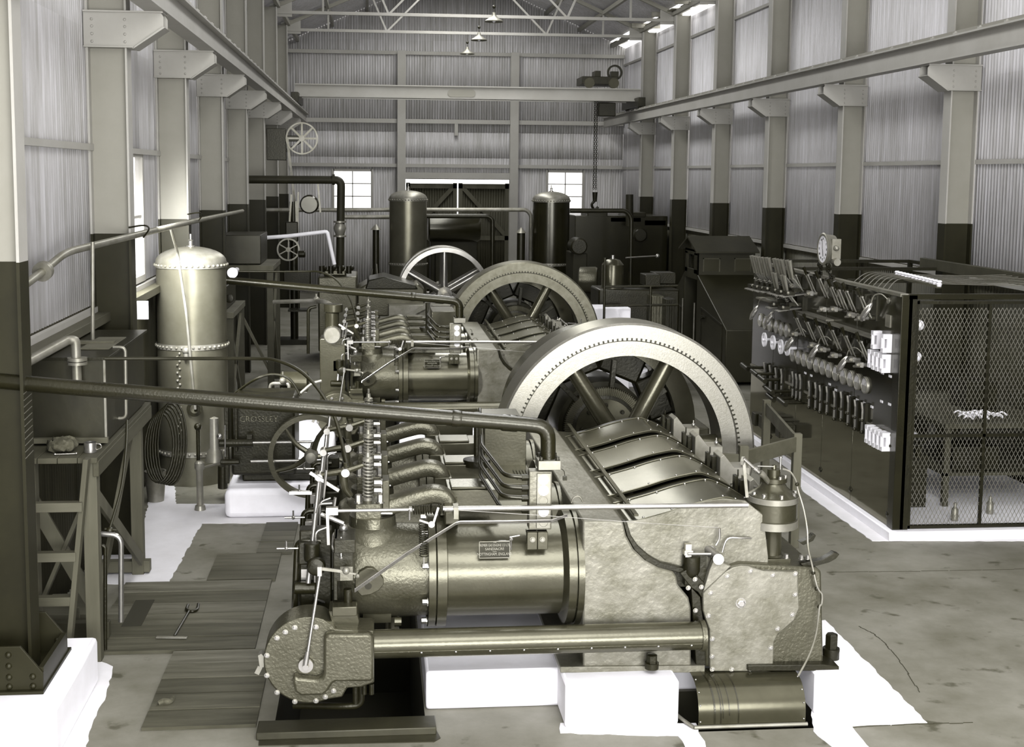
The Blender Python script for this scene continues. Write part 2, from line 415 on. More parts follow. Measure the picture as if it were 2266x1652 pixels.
# windows
def window(name, x0, x1, z0, z1, axis, c, nx, ny):
    fr = MB(); t = .05
    def B(a0, b0, a1, b1, d=.04):
        if axis == 'x': fr.box((a0, c - d, b0), (a1, c + d, b1))
        else: fr.box((c - d, a0, b0), (c + d, a1, b1))
    B(x0 - t, z0 - t, x0 + t * .4, z1 + t); B(x1 - t * .4, z0 - t, x1 + t, z1 + t); B(x0, z0 - t, x1, z0 + t * .4); B(x0, z1 - t * .4, x1, z1 + t)
    for i in range(1, nx): xx = x0 + (x1 - x0) * i / nx; B(xx - .014, z0, xx + .014, z1, .02)
    for i in range(1, ny): zz = z0 + (z1 - z0) * i / ny; B(x0, zz - .014, x1, zz + .014, .02)
    o = struct(fr.build(name, GREYL, smooth=False))
    g = MB()
    if axis == 'x': g.box((x0, c - .003, z0), (x1, c + .003, z1))
    else: g.box((c - .003, x0, z0), (c + .003, x1, z1))
    q = g.build('window_pane', GLZ); q.parent = o; q.location = q.location - o.location + Vector((0, 0, 0))
    off = o.location
    return o
GLZ = bpy.data.materials.new('dusty_glass'); GLZ.use_nodes = True
_n = GLZ.node_tree.nodes; _l = GLZ.node_tree.links; _b = _n['Principled BSDF']; _b.inputs['Roughness'].default_value = .1; _b.inputs['Base Color'].default_value = tone(.7)
_tr = _n.new('ShaderNodeBsdfTransparent'); _mx = _n.new('ShaderNodeMixShader'); _mx.inputs[0].default_value = .25
_l.new(_tr.outputs[0], _mx.inputs[1]); _l.new(_b.outputs[0], _mx.inputs[2]); _l.new(_mx.outputs[0], _n['Material Output'].inputs['Surface'])
window('window_1', 12.3, 14.32, 2.36, 3.66, 'y', XL, 3, 2)
window('window_2', *WE1, 'x', YE, 2, 3)
window('window_3', *WE2, 'x', YE, 2, 3)
# double doors
for i, (x0, x1) in enumerate(((DX0 + .02, (DX0 + DX1) / 2 - .02), ((DX0 + DX1) / 2 + .02, DX1 - .02))):
    s = MB(); corr(s.bm, 'x', YE + .03, x0, x1, K(.02), K(DZ - .12)); d = struct(s.build('door_%d' % (i + 1), LOWB, ang=70, solid=.002))
    f = MB(); y0, y1 = YE - .06, YE
    for a, b in (((x0, 0), (x0 + .12, DZ - .1)), ((x1 - .12, 0), (x1, DZ - .1))): f.box((a[0], y0, a[1] + .02), (b[0], y1, b[1]))
    for z in (.1, 1.55, DZ - .26): f.box((x0, y0, z), (x1, y1, z + .13))
    if i == 0: f.bar((x0 + .1, YE - .03, 1.7), (x1 - .1, YE - .03, DZ - .2), .06, .12)
    else: f.bar((x0 + .1, YE - .03, DZ - .2), (x1 - .1, YE - .03, 1.7), .06, .12)
    q = f.build('door_frame', TIMB, d, smooth=False); q.location = -d.location * 0
# ------------------------------------------------------------------ floor with pits
def holes_floor(x0, x1, y0, y1, holes, z=0):
    s = MB(); xs = sorted({x0, x1, *[h[0] for h in holes], *[h[1] for h in holes]}); ys = sorted({y0, y1, *[h[2] for h in holes], *[h[3] for h in holes]})
    g = {}
    def V(x, y):
        if (x, y) not in g: g[(x, y)] = s.bm.verts.new((x, y, z))
        return g[(x, y)]
    for a, b in zip(xs, xs[1:]):
        for c, d in zip(ys, ys[1:]):
            if any(h[0] <= (a+b)/2 <= h[1] and h[2] <= (c+d)/2 <= h[3] for h in holes): continue
            s.bm.faces.new((V(a, c), V(b, c), V(b, d), V(a, d)))
    return s
PITS = []
for dy in (0, 8.1):
    PITS += [(-.62, .34, 7.93 + dy, 11.2 + dy), (1.05, 3.62, 11.35 + dy, 12.15 + dy)]
PITS += [(1.96, 2.9, 7.66, 8.3)]
FLM = mat('floor_concrete', .17, .62, 0, .45, 12, .42, 1.3)
# dark oil stains scattered over the concrete
nt = FLM.node_tree; N = nt.nodes; L = nt.links; bs = N['Principled BSDF']; src = bs.inputs['Base Color'].links[0].from_socket
tc = N.new('ShaderNodeTexCoord'); mpn = N.new('ShaderNodeMapping'); mpn.inputs['Scale'].default_value = (1, 1.1, 1); L.new(tc.outputs['Object'], mpn.inputs['Vector'])
n1 = N.new('ShaderNodeTexNoise'); n1.inputs['Scale'].default_value = 4.3; n1.inputs['Detail'].default_value = 4; L.new(mpn.outputs[0], n1.inputs['Vector'])
rr = N.new('ShaderNodeValToRGB'); rr.color_ramp.elements[0].position = .62; rr.color_ramp.elements[1].position = .70; L.new(n1.outputs['Fac'], rr.inputs['Fac'])
mm = N.new('ShaderNodeMixRGB'); mm.inputs['Color2'].default_value = tone(.06); L.new(rr.outputs['Color'], mm.inputs['Fac']); L.new(src, mm.inputs['Color1']); L.new(mm.outputs[0], bs.inputs['Base Color'])
struct(holes_floor(-4, 9, -8, 40, PITS).build('floor', FLM, smooth=False))
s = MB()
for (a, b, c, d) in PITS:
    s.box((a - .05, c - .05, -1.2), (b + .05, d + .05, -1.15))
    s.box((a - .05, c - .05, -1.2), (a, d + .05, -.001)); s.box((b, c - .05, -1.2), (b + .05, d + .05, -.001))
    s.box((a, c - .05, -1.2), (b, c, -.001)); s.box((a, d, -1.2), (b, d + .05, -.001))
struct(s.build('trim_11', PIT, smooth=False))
# whitewashed floor margins (painted areas)
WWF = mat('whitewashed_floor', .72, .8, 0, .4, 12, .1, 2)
def whitewash(polys, name):
    s = MB()
    for poly in polys:
        q = []
        for (a, b), (c, d) in zip(poly, poly[1:] + poly[:1]):
            n = max(1, int(math.hypot(c - a, d - b) / .06))
            for i in range(n): j = 0 if i == 0 else .009; q.append((a + (c - a) * i / n + random.uniform(-j, j), b + (d - b) * i / n + random.uniform(-j, j)))
        s.prism(q, .0, .004, 'z')
    struct(s.build(name, WWF, smooth=False))
G = lambda *p: [(FL(x, y).x, FL(x, y).y) for x, y in p]
whitewash([G((1240, 1600), (1540, 1600), (1562, 1652), (1516, 1652), (1500, 1628), (1240, 1622)),
           G((1780, 1380), (1826, 1372), (2052, 1599), (1885, 1607), (1930, 1660), (1850, 1660), (1800, 1618))], 'trim_6')
whitewash([G((-60, 1660), (190, 1660), (205, 1600), (235, 1540), (250, 1475), (205, 1458), (-60, 1450))], 'trim_7')
whitewash([G((220, 1292), (372, 1292), (447, 1158), (700, 1158), (700, 1115), (390, 1115), (385, 1060), (340, 1060), (320, 1150), (230, 1170))], 'trim_8')
whitewash([[(-2.4, -2), (4.5, -2), (4.5, 7.0), (-2.4, 7.0)]], 'unseen_floor_reflector')  # added white floor out of view, bounces light onto the cylinder barrels
whitewash([G((1930, 1197), (2266, 1197), (2266, 1170), (1990, 1170), (1775, 960), (1690, 960), (1780, 1090))], 'trim_9')
CRK = mat('crack_dark', .03, .9)
s = MB()
for path in (((1880, 1608), (2000, 1602), (2152, 1598)), ((2035, 1530), (2010, 1490), (1985, 1455), (1960, 1425), (1930, 1400), (1900, 1385)), ((1880, 1608), (1892, 1625), (1905, 1640)), ((1830, 1265), (1950, 1264), (2100, 1262), (2266, 1258))):
    Pp = smooth([FL(x, y, .002) for x, y in path], 5)
    for a, b in zip(Pp, Pp[1:]):
        j = Vector((random.uniform(-.006, .006), random.uniform(-.006, .006), 0)); s.bar(a + j, b + j, .005 if path[0] != (1830, 1265) else .002, .003)
struct(s.build('trim_12', CRK, smooth=False))
# ------------------------------------------------------------------ columns with brackets
def ord_(n): return ['nearest', 'second', 'third', 'fourth', 'fifth', 'sixth', 'seventh', 'eighth'][n]
def column(side, y, k):
    sg = 1 if side == 'left' else -1
    xw = -2.46 if side == 'left' else 7.39            # wall-side flange
    xi = -2.13 if side == 'left' else 7.055           # room-side flange
    yy = y + .02
    root = empty('steel_column', ((xw + xi) / 2, yy, 0), '%s grey steel column on the %s wall counting from the camera' % (ord_(k), side), 'column', 'wall columns with crane brackets')
    for x, nm in ((xi, 'inner_flange'), (xw, 'wall_flange')):
        s = MB(); s.box((x - .009, yy - .1, 2.94), (x + .009, yy + .1, EAVE)); s.build(nm, GREYL, root, smooth=False)
    s = MB(); s.box((xw, yy - .006, 2.94), (xi, yy + .006, EAVE)); s.build('web', GREY, root, smooth=False)
    s = MB(); s.box((xi - .01, yy - .102, 0), (xi + .01, yy + .102, 2.94)); s.box((xw - .01, yy - .102, 0), (xw + .01, yy + .102, 2.94)); s.box((xw, yy - .008, 0), (xi, yy + .008, 2.94))
    tag(s.build('dado_base', DADO, root, smooth=False), 'black painted lower part')
    # corbel: two side plates, chamfered towards the room, with edge angles
    L_ = .66
    def bx(t): return xw + sg * t
    for yo in (-.115, .115):
        s = MB(); pts = [(bx(-.02), 4.57), (bx(.40), 4.57), (bx(L_), 4.74), (bx(L_), 4.83), (bx(L_ - .02), 4.865), (bx(-.02), 4.865)]
        s.prism(pts, yy + yo - .008, yy + yo + .008); pl = s.build('bracket_plate', GREYL, root, smooth=False)
        if yo < 0:
            r = MB()
            for xx in (.05, .33):
                for z in (4.61, 4.675, 4.74, 4.80): r.ball((bx(xx), yy + yo - .008, z), .013, 8)
            r.build('rivets', GREYL, pl)
    s = MB(); s.box((bx(-.02), yy - .15, 4.86), (bx(L_), yy + .13, 4.875)); s.box((bx(-.02), yy - .15, 4.56), (bx(.41), yy + .13, 4.572))
    s.bar((bx(.40), yy, 4.563), (bx(L_ + .01), yy, 4.735), .27, .014, up=(0, 1, 0)) if False else s.prism([(bx(.39), 4.555), (bx(.41), 4.555), (bx(L_ + .015), 4.735), (bx(L_), 4.745)], yy - .15, yy + .13)
    s.build('bracket_flange', GREYL, root, smooth=False)
for k in range(8): column('left', COLY[k + 1], k)
for k, kk in enumerate(range(3, 9)): column('right', COLY[kk + 0], k)
# crane runways
for side, xc in (('left', -1.87), ('right', 6.78)):
    root = empty('crane_runway', (xc, 20, 4.875), 'long grey crane runway girder on brackets along the %s wall' % side, 'girder', 'crane runway girders')
    s = MB(); s.box((xc - .09, 1, 4.877), (xc + .09, YE - .4, 4.895)); s.box((xc - .09, 1, 5.13), (xc + .09, YE - .4, 5.15)); s.box((xc - .008, 1, 4.89), (xc + .008, YE - .4, 5.135))
    s.build('runway_girder', GREYL, root, smooth=False)
    s = MB(); s.box((xc - .025, 1, 5.15), (xc + .025, YE - .4, 5.2)); s.build('rail', GREY, root, smooth=False)
    s = MB(); sg = 1 if side == 'left' else -1
    for i in range(52): y = 6 + i * .61; s.box((xc + sg * .03, y, 5.15), (xc + sg * .085, y + .05, 5.17)); s.ball((xc + sg * .06, y + .025, 5.17), .016, 6)
    tag(s.build('rail_clips', GREYL, root, smooth=False), kind='stuff')
# tape marks painted on the nearest column
# roof trusses
for k, yy in enumerate((23.0, 26.6, 30.3, 33.95)):
    root = empty('roof_truss', (XM, yy, 7.1), '%s light steel roof truss spanning the hall, counting from the camera' % ord_(k), 'truss', 'roof trusses')
    z0 = 7.12; hs = XR - XM - .15
    s = MB(); s.bar((XM - hs, yy, z0), (XM + hs, yy, z0), .07, .07); s.build('bottom_chord', GREYL, root, smooth=False)
    for sd in (-1, 1):
        s = MB(); s.bar((XM + sd * hs, yy, z0 + .05), (XM, yy, RIDGE - .15), .09, .09); s.build('rafter', GREY, root, smooth=False)
        w = [((.43, 0), (.52, .48)), ((.43, 0), (0, 1.0)), ((.74, 0), (.74, .26))]
        for (a, _), (b, h) in w:
            s = MB(); s.bar((XM + sd * hs * a, yy, z0), (XM + sd * hs * b, yy, z0 + (RIDGE - .2 - z0) * h), .045, .045); s.build('web_member', GREYL, root, smooth=False)
    s = MB()
    for sd in (-1, 1): s.box((XM + sd * (hs - .3) - .25, yy - .01, z0 - .1), (XM + sd * (hs - .3) + .25, yy + .01, z0 + .25))
    s.build('gusset_plates', GREYL, root, smooth=False)
# pendant lamps
for i, (px, py, yy) in enumerate(((1093, 42, 26.6), (1060, 84, 30.3), (1034, 115, 33.95))):
    p = W(px, py, yy)
    root = empty('pendant_lamp', (p.x, yy, p.z), ['nearest white enamel pendant lamp hanging below the roof trusses', 'middle white enamel pendant lamp hanging below the roof trusses', 'farthest white enamel pendant lamp hanging below the roof trusses'][i], 'lamp', 'pendant lamps in a row')
    s = MB(); s.lathe((p.x, yy, p.z), (0, 0, 1), [(-.06, .19), (-.04, .185), (.05, .06), (.1, .035), (.13, .03)], 24, cap=False); s.build('lamp_shade', DULLS, root, solid=.003)
    s = MB(); s.cyl((p.x, yy, p.z + .1), (p.x, yy, 7.1), .008, seg=6); s.ball((p.x, yy, p.z + .24), .035); s.build('flex', BLACK, root)
    s = MB(); s.ball((p.x, yy, p.z - .02), .04, sz=1.4); s.build('bulb', PORC, root)
# ------------------------------------------------------------------ gas engine (four horizontal cylinders side by side)
def make_engine():
    E_ = empty('gas_engine', (1.2, 9.4, 0), 'gas engine', 'engine', 'four cylinder gas engines')
    R_ = E_
    ZC = .90; Y0 = 8.3; PT = .75
    px = lambda x, y, Y: W(x, y, Y)
    # ---- bed frame: light filled casting
    Yf = 7.97
    fr = PZ([(1290, 1488), (1290, 1152), (1378, 1152), (1386, 1185), (1402, 1215), (1428, 1240), (1458, 1256), (1490, 1264), (1497, 1275), (1500, 1293), (1512, 1308), (1524, 1322), (1529, 1345), (1530, 1488)], Yf)
    bed = MB().prism(fr, Yf, 11.05).build('bed_frame', CAST, R_, bev=.012)
    ch = PZ([(1375, 1156), (1430, 1147), (1500, 1126), (1552, 1110), (1600, 1102), (1650, 1108), (1690, 1140), (1700, 1230), (1700, 1300), (1520, 1300), (1512, 1268), (1490, 1262), (1455, 1254), (1425, 1238), (1400, 1212), (1384, 1182)], 8.03)
    MB().prism(ch, 8.03, 8.055).build('crank_chamber', CAST, R_, bev=.004)
    cv_ = [(1378, 1152), (1387, 1186), (1403, 1215), (1429, 1240), (1458, 1255), (1490, 1262), (1512, 1268)]
    s = MB(); s.prism(PZ(cv_ + [(1514, 1256), (1492, 1250), (1462, 1243), (1436, 1228), (1411, 1206), (1395, 1182), (1386, 1152)], 8.0), 7.985, 8.04); s.build('groove_shade_strip', DARK, R_, bev=.004)  # dark strip laid along the curve to stand for the groove's shade
    MB().prism(PZ([(1376, 1200), (1376, 1300), (1700, 1300), (1700, 1195)], 8.03), 8.056, 10.95).build('crank_chamber_body', DARK, R_)
    MB().prism(PZ([(1372, 1154), (1460, 1162), (1470, 1300), (1372, 1300)], 8.03), 8.056, 11.0).build('deck_slope', ENG2, R_)
    s = MB(); s.prism(PZ([(1240, 1488), (1240, 1475), (1560, 1472), (1560, 1488)], 7.95), 7.95, 11.0); s.build('bed_foot', CAST, R_, bev=.004)
    pb = px(1442, 1478, 7.9); s = MB(); s.cyl(pb, pb + Vector((0, 0, .03)), .045); s.hexb(pb + Vector((0, 0, .03)), (0, 0, 1), .035, .05); s.build('foundation_bolt', DARK, R_)
    # ---- cylinders
    xb0, xb1 = px(985, 1258, 8.1).x, px(1262, 1258, 8.1).x
    xh = px(738, 1250, 8.15).x
    for k in range(4):
        yc = Y0 + PT * k; f = k == 0
        MB().lathe((xb0 - .02, yc, ZC), (1, 0, 0), [(0, .31), (xb1 - xb0 + .04, .31)], 48 if f else 28).build('cylinder_barrel', ENG2, R_)
        s = MB(); s.lathe((px(949, 1258, 8.0).x, yc, ZC), (1, 0, 0), [(0, .375), (.045, .375), (.05, .36), (.055, .375), (.115, .375), (.125, .31)], 48 if f else 28)
        s.build('cylinder_flange', ENG2, R_)
        s = MB(); s.lathe((xb1 - .03, yc, ZC), (1, 0, 0), [(-.03, .31), (.0, .375), (.05, .375), (.052, .36), (.056, .36), (.06, .385), (.10, .385)], 48 if f else 28)
        s.build('bed_flange', ENG2, R_)
        if f:
            bolts([(xb0 - .115, yc - .345 * math.cos(a), ZC + .345 * math.sin(a)) for a in (-1.0, -.35, .35, 1.0, 1.6)], (-1, 0, 0), .02, .03, STEEL, R_)
        # head
        L = px(949, 1258, 8.0).x - xh
        MB().lathe((xh, yc, ZC), (1, 0, 0), [(0, 0), (0, .22), (.02, .262), (.06, .29), (.16, .305), (.3, .31), (L * .8, .305), (L, .30)], 48 if f else 24).build('cylinder_head', ENG, R_)
        xv = px(814, 1100, 8.25).x
        s = MB(); s.lathe((xv + .03, yc, ZC + .16), (0, 0, 1), [(0, .24), (.12, .2), (.15, .155), (.2, .15), (.215, .15)], 28); s.build('valve_port', ENG, R_)
        zt = px(830, 1110, 8.25).z; zb = px(830, 1152, 8.25).z
        s = MB(); s.box((px(783, 1, 8.2).x, yc - .11, zb - .05), (px(843, 1, 8.2).x, yc + .11, zt)); s.build('valve_chest', ENG, R_, bev=.006)
        # spring valve: stem, spring, cups
        s = MB(); s.cyl((xv, yc, zt), (xv, yc, zt + .36), .009, seg=8); s.lathe((xv, yc, zt + .27), (0, 0, 1), [(0, .035), (.012, .035), (.02, .02), (.05, .016)], 16); s.cyl((xv, yc, zt), (xv, yc, zt + .02), .034); st = s.build('inlet_valve', DULLS, R_)
        MB().spring((xv, yc, zt + .02), (xv, yc, zt + .27), .032, .006, 11).build('valve_spring', DULLS, st)
        s = MB()
        for x_ in (px(790, 1, 8.2).x, px(841, 1, 8.2).x): 
            for dy_ in (-.07,): s.hexb((x_, yc + dy_, zt), (0, 0, 1), .022, .045); s.cyl((x_, yc + dy_, zt), (x_, yc + dy_, zt + .06), .011, seg=8)
        s.build('chest_nuts', STEEL, R_)
        # rocker arm and its curved pedestal
        pp = px(764, 1050, 8.2); pa = px(705, 1060, 8.2); pe = px(806, 1034, 8.2)
        s = MB(); a = Vector((pa.x, yc, pa.z)); b = Vector((pp.x, yc, pp.z)); c = Vector((pe.x + .01, yc, pe.z))
        s.tube([a, (a + b) / 2 + Vector((0, 0, .004)), b], lambda t: .017 + .008 * t, 8, sm=3); s.tube([b, (b + c) / 2, c], lambda t: .024 - .010 * t, 8, sm=3)
        rk = s.build('rocker_arm', ENG2, R_)
        for p, r in ((a, .024), (b, .027)):
            MB().cyl(p + Vector((0, -.06, 0)), p + Vector((0, .04, 0)), r, seg=20).build('pivot_pin', STEEL, rk)
        s = MB(); s.tube([b + Vector((-.015, -.02, 0)), b + Vector((-.012, -.02, -.07)), b + Vector((.0, -.01, -.12)), b + Vector((.035, 0, -.165))], lambda t: .032 - .012 * t, 10, sm=4); s.cyl(b + Vector((0, 0, .01)), b + Vector((0, 0, .055)), .014, seg=8)
        s.build('rocker_pedestal', ENG2, R_)
        pl = px(681, 1296, 8.0)
        MB().cyl(a + Vector((0, -.02, -.01)), (pl.x, yc - .25, pl.z), .0125 + .006 * 0, .017, seg=12).build('push_rod', STEEL, R_)
        # exhaust elbow: flat flange, rising arched casting, foot
        P_ = lambda x, y, dy_=0: Vector((px(x, y, 8.25).x, yc + dy_, px(x, y, 8.25).z))
        s = MB(); s.sweep([P_(*q) for q in ((860, 1122), (890, 1113), (925, 1103), (958, 1096), (982, 1101), (994, 1118), (996, 1140), (996, 1150))], .078, .056)
        el = s.build('exhaust_elbow', ENG, R_, ang=60)
        s = MB(); s.box((P_(845, 1).x, yc - .085, P_(1, 1150).z - 0), (P_(862, 1).x, yc + .085, P_(1, 1072).z)); s.build('elbow_flange', ENG2, el, bev=.006)
        s = MB()
        for z_ in (1080, 1098): s.hexb((P_(846, 1).x, yc - .05, P_(1, z_).z), (-1, 0, 0), .022, .045)
        s.cyl(P_(838, 1131, -.10), P_(868, 1131, -.10), .009, seg=8)
        s.build('elbow_nuts', STEEL, el)
        s = MB(); s.box((P_(978, 1).x, yc - .1, P_(1, 1152).z), (P_(1022, 1).x, yc + .1, P_(1, 1128).z)); s.build('elbow_foot', ENG2, el, bev=.004)
        # cross chest behind the elbow
        s = MB(); s.box((P_(1000, 1).x, yc + .1, P_(1, 1150).z), (P_(1120, 1).x, yc + .42, P_(1, 1112).z)); s.box((P_(1008, 1).x, yc + .12, P_(1, 1112).z), (P_(1090, 1).x, yc + .36, P_(1, 1106).z)); s.build('air_chest', ENG2, R_, bev=.005)
        # gas valve gear low on the head end
        xq = xh - .06
        s = MB(); s.box((xq - .1, yc - .12, ZC - .1), (xq + .08, yc + .1, ZC + .18)); s.box((xq - .07, yc - .07, ZC + .18), (xq + .04, yc + .05, ZC + .27)); s.lathe((xq - .12, yc - .02, ZC + .02), (1, 0, 0), [(0, .06), (.03, .075), (.06, .075)], 16)
        gv = s.build('gas_valve_body', DARK, R_, bev=.008)
        s = MB(); s.box((xq - .16, yc - .16, ZC + .10), (xq - .10, yc - .09, ZC + .17)); s.box((xq - .15, yc - .15, ZC - .02), (xq - .09, yc - .10, ZC + .06)); s.build('brass_block', STEEL, gv, bev=.003)
        s = MB(); s.tube(fillet([(xq - .02, yc - .14, ZC + .24), (xq - .17, yc - .14, ZC + .24), (xq - .19, yc - .16, ZC - .18), (xq - .19, yc - .1, ZC - .42)], .05), .021, 10, sm=1); s.build('gas_supply_pipe', BLACK, R_)
        s = MB(); s.cyl((xq - .30, yc - .16, ZC + .2), (xq - .16, yc - .16, ZC + .2), .007, seg=8); s.cyl((xq - .24, yc - .16, ZC + .2), (xq - .24, yc - .16, ZC + .25), .006, seg=8); s.ball((xq - .24, yc - .16, ZC + .2), .014, 8); s.build('drain_cock', STEEL, R_)
        s = MB(); s.tube(fillet([(xq + .02, yc - .18, ZC + .34), (xq - .05, yc - .2, ZC + .32), (xq - .06, yc - .2, ZC - .12), (xq + .0, yc - .16, ZC - .16)], .03), .008, 8, sm=1); s.build('ignition_pipe', STEEL, R_)
        s = MB(); s.cyl((xq - .12, yc - .2, ZC - .34), (xq - .05, yc - .2, ZC - .12), .008, seg=8); s.cyl((xq - .14, yc - .2, ZC - .25), (xq - .04, yc - .2, ZC - .25), .01, seg=8); s.build('cam_lever', STEEL, R_)
    # lug and feet of the nearest head
    ov = [(792, 1310), (786, 1297), (786, 1280), (796, 1264), (812, 1256), (826, 1257), (840, 1268), (849, 1280), (849, 1293), (838, 1306), (820, 1315), (800, 1318)]
    MB().prism(PZ(ov, 7.97), 7.97, 8.12).build('lifting_lug', ENG2, R_, bev=.004)
    c = px(815, 1296, 7.965); MB().lathe((c.x, 7.962, c.z), (0, 1, 0), [(0, .001), (0, .022), (.01, .022)], 20).build('lug_hole', BLACK, R_)
    s = MB(); s.cyl(px(868, 1360, 8.2), px(868, 1395, 8.2), .045); s.box((px(800, 1, 8.1).x, 8.1, px(1, 1398, 8.1).z), (px(866, 1, 8.1).x, 8.5, px(1, 1375, 8.1).z)); s.cyl(px(873, 1375, 8.05), px(888, 1375, 8.05), .03); s.build('water_outlet', ENG2, R_)
    # ---- crank covers: one bent sheet per crank, dark gutters between
    prof = [(px(x, y, 8.6).x, px(x, y, 8.6).z) for x, y in ((1340, 1112), (1388, 1100), (1435, 1087), (1485, 1071), (1530, 1060), (1560, 1056), (1580, 1062), (1600, 1071), (1625, 1085), (1652, 1104))]
    def sheet(y0, y1, dz, x_trim=0):
        s = MB(); pr = []
        P = smooth([Vector((x, 0, z + dz)) for x, z in prof], 4)
        if x_trim: P = P[x_trim:-x_trim]
        return s, P
    for k in range(4):
        y0 = 8.04 + PT * k - (.0 if k == 0 else .05); y1 = 8.04 + PT * k + .50
        s, P = sheet(y0, y1, 0)
        top = [(p.x, p.z) for p in P]; low = [(p.x, p.z - .012) for p in P][::-1]
        s.prism(top + low, y0, y1); cv = s.build('crank_cover', COVER, R_)
        # rolled edge bead and rivet heads
        for ye in ((y0, y1)):
            s = MB(); s.tube([(p.x, ye, p.z + .002) for p in P], .006, 6, sm=1); s.build('cover_edge', COVER, cv)
        s = MB()
        for i in range(4, len(P) - 2, 5): s.ball((P[i].x, y1 - .02, P[i].z + .003), .008, 6); s.ball((P[i].x, y0 + .03, P[i].z + .003), .008, 6)
        s.build('cover_rivets', STEEL, cv)
        s, P = sheet(y1, y1 + PT - .50, -.03)
        s.prism([(p.x, p.z) for p in P] + [(P[-1].x, P[-1].z - .1), (P[0].x, P[0].z - .1)], y1 + .003, y1 + PT - .50 - (.053 if k < 3 else .05)); s.build('cover_gutter', DARK, R_)
        # clamp hinge and oil box on the right shoulder
        q = px(1636, 1072, 8.55); yh = y1 + .02
        s = MB(); s.box((q.x - .03, yh, q.z - .05), (q.x - .005, yh + .06, q.z + .06)); s.box((q.x + .01, yh, q.z - .08), (q.x + .045, yh + .06, q.z + .03)); s.cyl((q.x, yh + .03, q.z + .05), (q.x, yh + .03, q.z + .1), .006, seg=6)
        s.build('cover_clamp', DARK, R_, bev=.003)
        s = MB(); s.prism([(q.x + .05, q.z - .16), (q.x + .05, q.z + .04), (q.x + .08, q.z + .06), (q.x + .16, q.z - .04), (q.x + .28, q.z - .04), (q.x + .28, q.z - .16)], yh - .08, yh + .12); ob = s.build('bearing_oil_box', DULLS, R_, bev=.004)
        s = MB(); s.ball((q.x + .24, yh - .02, q.z - .02), .018, 10); s.cyl((q.x + .24, yh - .02, q.z - .02), (q.x + .24, yh - .02, q.z + .02), .006, seg=6); s.build('oiler_cap', STEEL, ob)
    a = px(1408, 1143, 8.03); MB().bar((a.x, 8.03, a.z + .01), (prof[0][0] + .1, 10.95, prof[0][1] + .09), .03, .014).build('cover_clamp_bar', COVER, R_, bev=.002)
    # inclined deck plate left of the covers
    # ---- timing gear case, right
    g0 = px(1700, 1262, 7.99); g1 = px(1823, 1478, 7.99)
    s = MB(); pts = PZ([(1560, 1300), (1612, 1256), (1640, 1246), (1808, 1256), (1818, 1264), (1823, 1476), (1560, 1476)], 7.97); s.prism(pts, 7.97, 8.75); s.build('gear_case', ENG, R_, bev=.015)
    s = MB(); s.prism(PZ([(1655, 1484), (1655, 1472), (1823, 1470), (1857, 1474), (1857, 1484)], 7.9), 7.9, 8.75); s.build('gear_case_foot', DARK, R_, bev=.004)
    cov = [(1556, 1312), (1606, 1264), (1622, 1255), (1640, 1251), (1656, 1252), (1672, 1258), (1690, 1263), (1766, 1265), (1766, 1290), (1769, 1345), (1757, 1372), (1737, 1390), (1722, 1402), (1713, 1420), (1711, 1472), (1706, 1482), (1698, 1485), (1580, 1485), (1571, 1478), (1570, 1392), (1561, 1368), (1556, 1350)]
    cp = MB().prism(PZ(cov, 7.93), 7.93, 7.975).build('gear_cover', CAST, R_, bev=.006)
    bp = [(550,175),(690,200),(832,193),(405,207),(300,312),(830,322),(287,457),(812,448),(720,537),(312,602),(677,657),(310,712),(312,792),(433,792),(550,790),(667,778)]
    bolts([px(1466 + x / 2.8325, 1200 + y / 2.8325, 7.93) for x, y in bp], (0, -1, 0), .0125, .012, STEEL, cp)
    bolts([px(1639, 1333, 7.93)], (0, -1, 0), .026, .02, STEEL, cp, 'centre_bolt')
    q = px(1838, 1470, 8.1); s = MB(); s.cyl(q, q + Vector((0, 0, .1)), .055); s.hexb(q + Vector((0, 0, .1)), (0, 0, 1), .042, .09); s.build('foundation_bolt', DARK, R_)
    # light bracket with pin, oil pot, side lever
    s = MB(); s.prism(PZ([(1556, 1310), (1570, 1262), (1578, 1243), (1583, 1232), (1598, 1231), (1602, 1246), (1618, 1252)], 7.94), 7.94, 7.99); br = s.build('governor_bracket', CAST, R_, bev=.004)
    s = MB(); s.cyl(px(1590, 1237, 7.9), px(1590, 1237, 8.0), .035); s.build('bracket_pin', STEEL, br)
    s = MB(); s.cyl(px(1564, 1212, 8.05), px(1588, 1232, 7.95), .028); s.lathe(px(1562, 1210, 8.06), (.6, 0, -.5), [(0, .04), (.02, .05), (.05, .05)], 16); s.build('lever_spindle', STEEL, R_)
    s = MB(); q = px(1529, 1262, 8.0); s.lathe(q, (0, 0, 1), [(-.06, .01), (-.04, .04), (0, .058), (.1, .058), (.11, .03)], 20); s.box((q.x - .04, 7.99, q.z - .1), (q.x + .1, 8.06, q.z + .1)); s.build('oil_pot', DARK, R_)
    q = px(1522, 1222, 7.98); s = MB(); s.box((q.x - .02, q.y - .02, q.z - .025), (q.x + .02, q.y + .02, q.z + .06)); s.box((q.x - .028, q.y - .028, q.z - .01), (q.x + .028, q.y + .028, q.z + .02)); s.cyl(px(1522, 1225, 7.95), px(1573, 1225, 7.95), .009, seg=8); s.build('oil_pot_nut', STEEL, R_)
    s = MB(); s.prism(PZ([(1505, 1268), (1530, 1255), (1545, 1275), (1570, 1300), (1558, 1330), (1545, 1310), (1530, 1300)], 7.96), 7.96, 8.1); s.prism(PZ([(1530, 1300), (1550, 1320), (1560, 1400), (1562, 1470), (1540, 1470), (1532, 1340)], 7.97), 7.97, 8.3); s.build('case_web', DARK, R_, bev=.004)
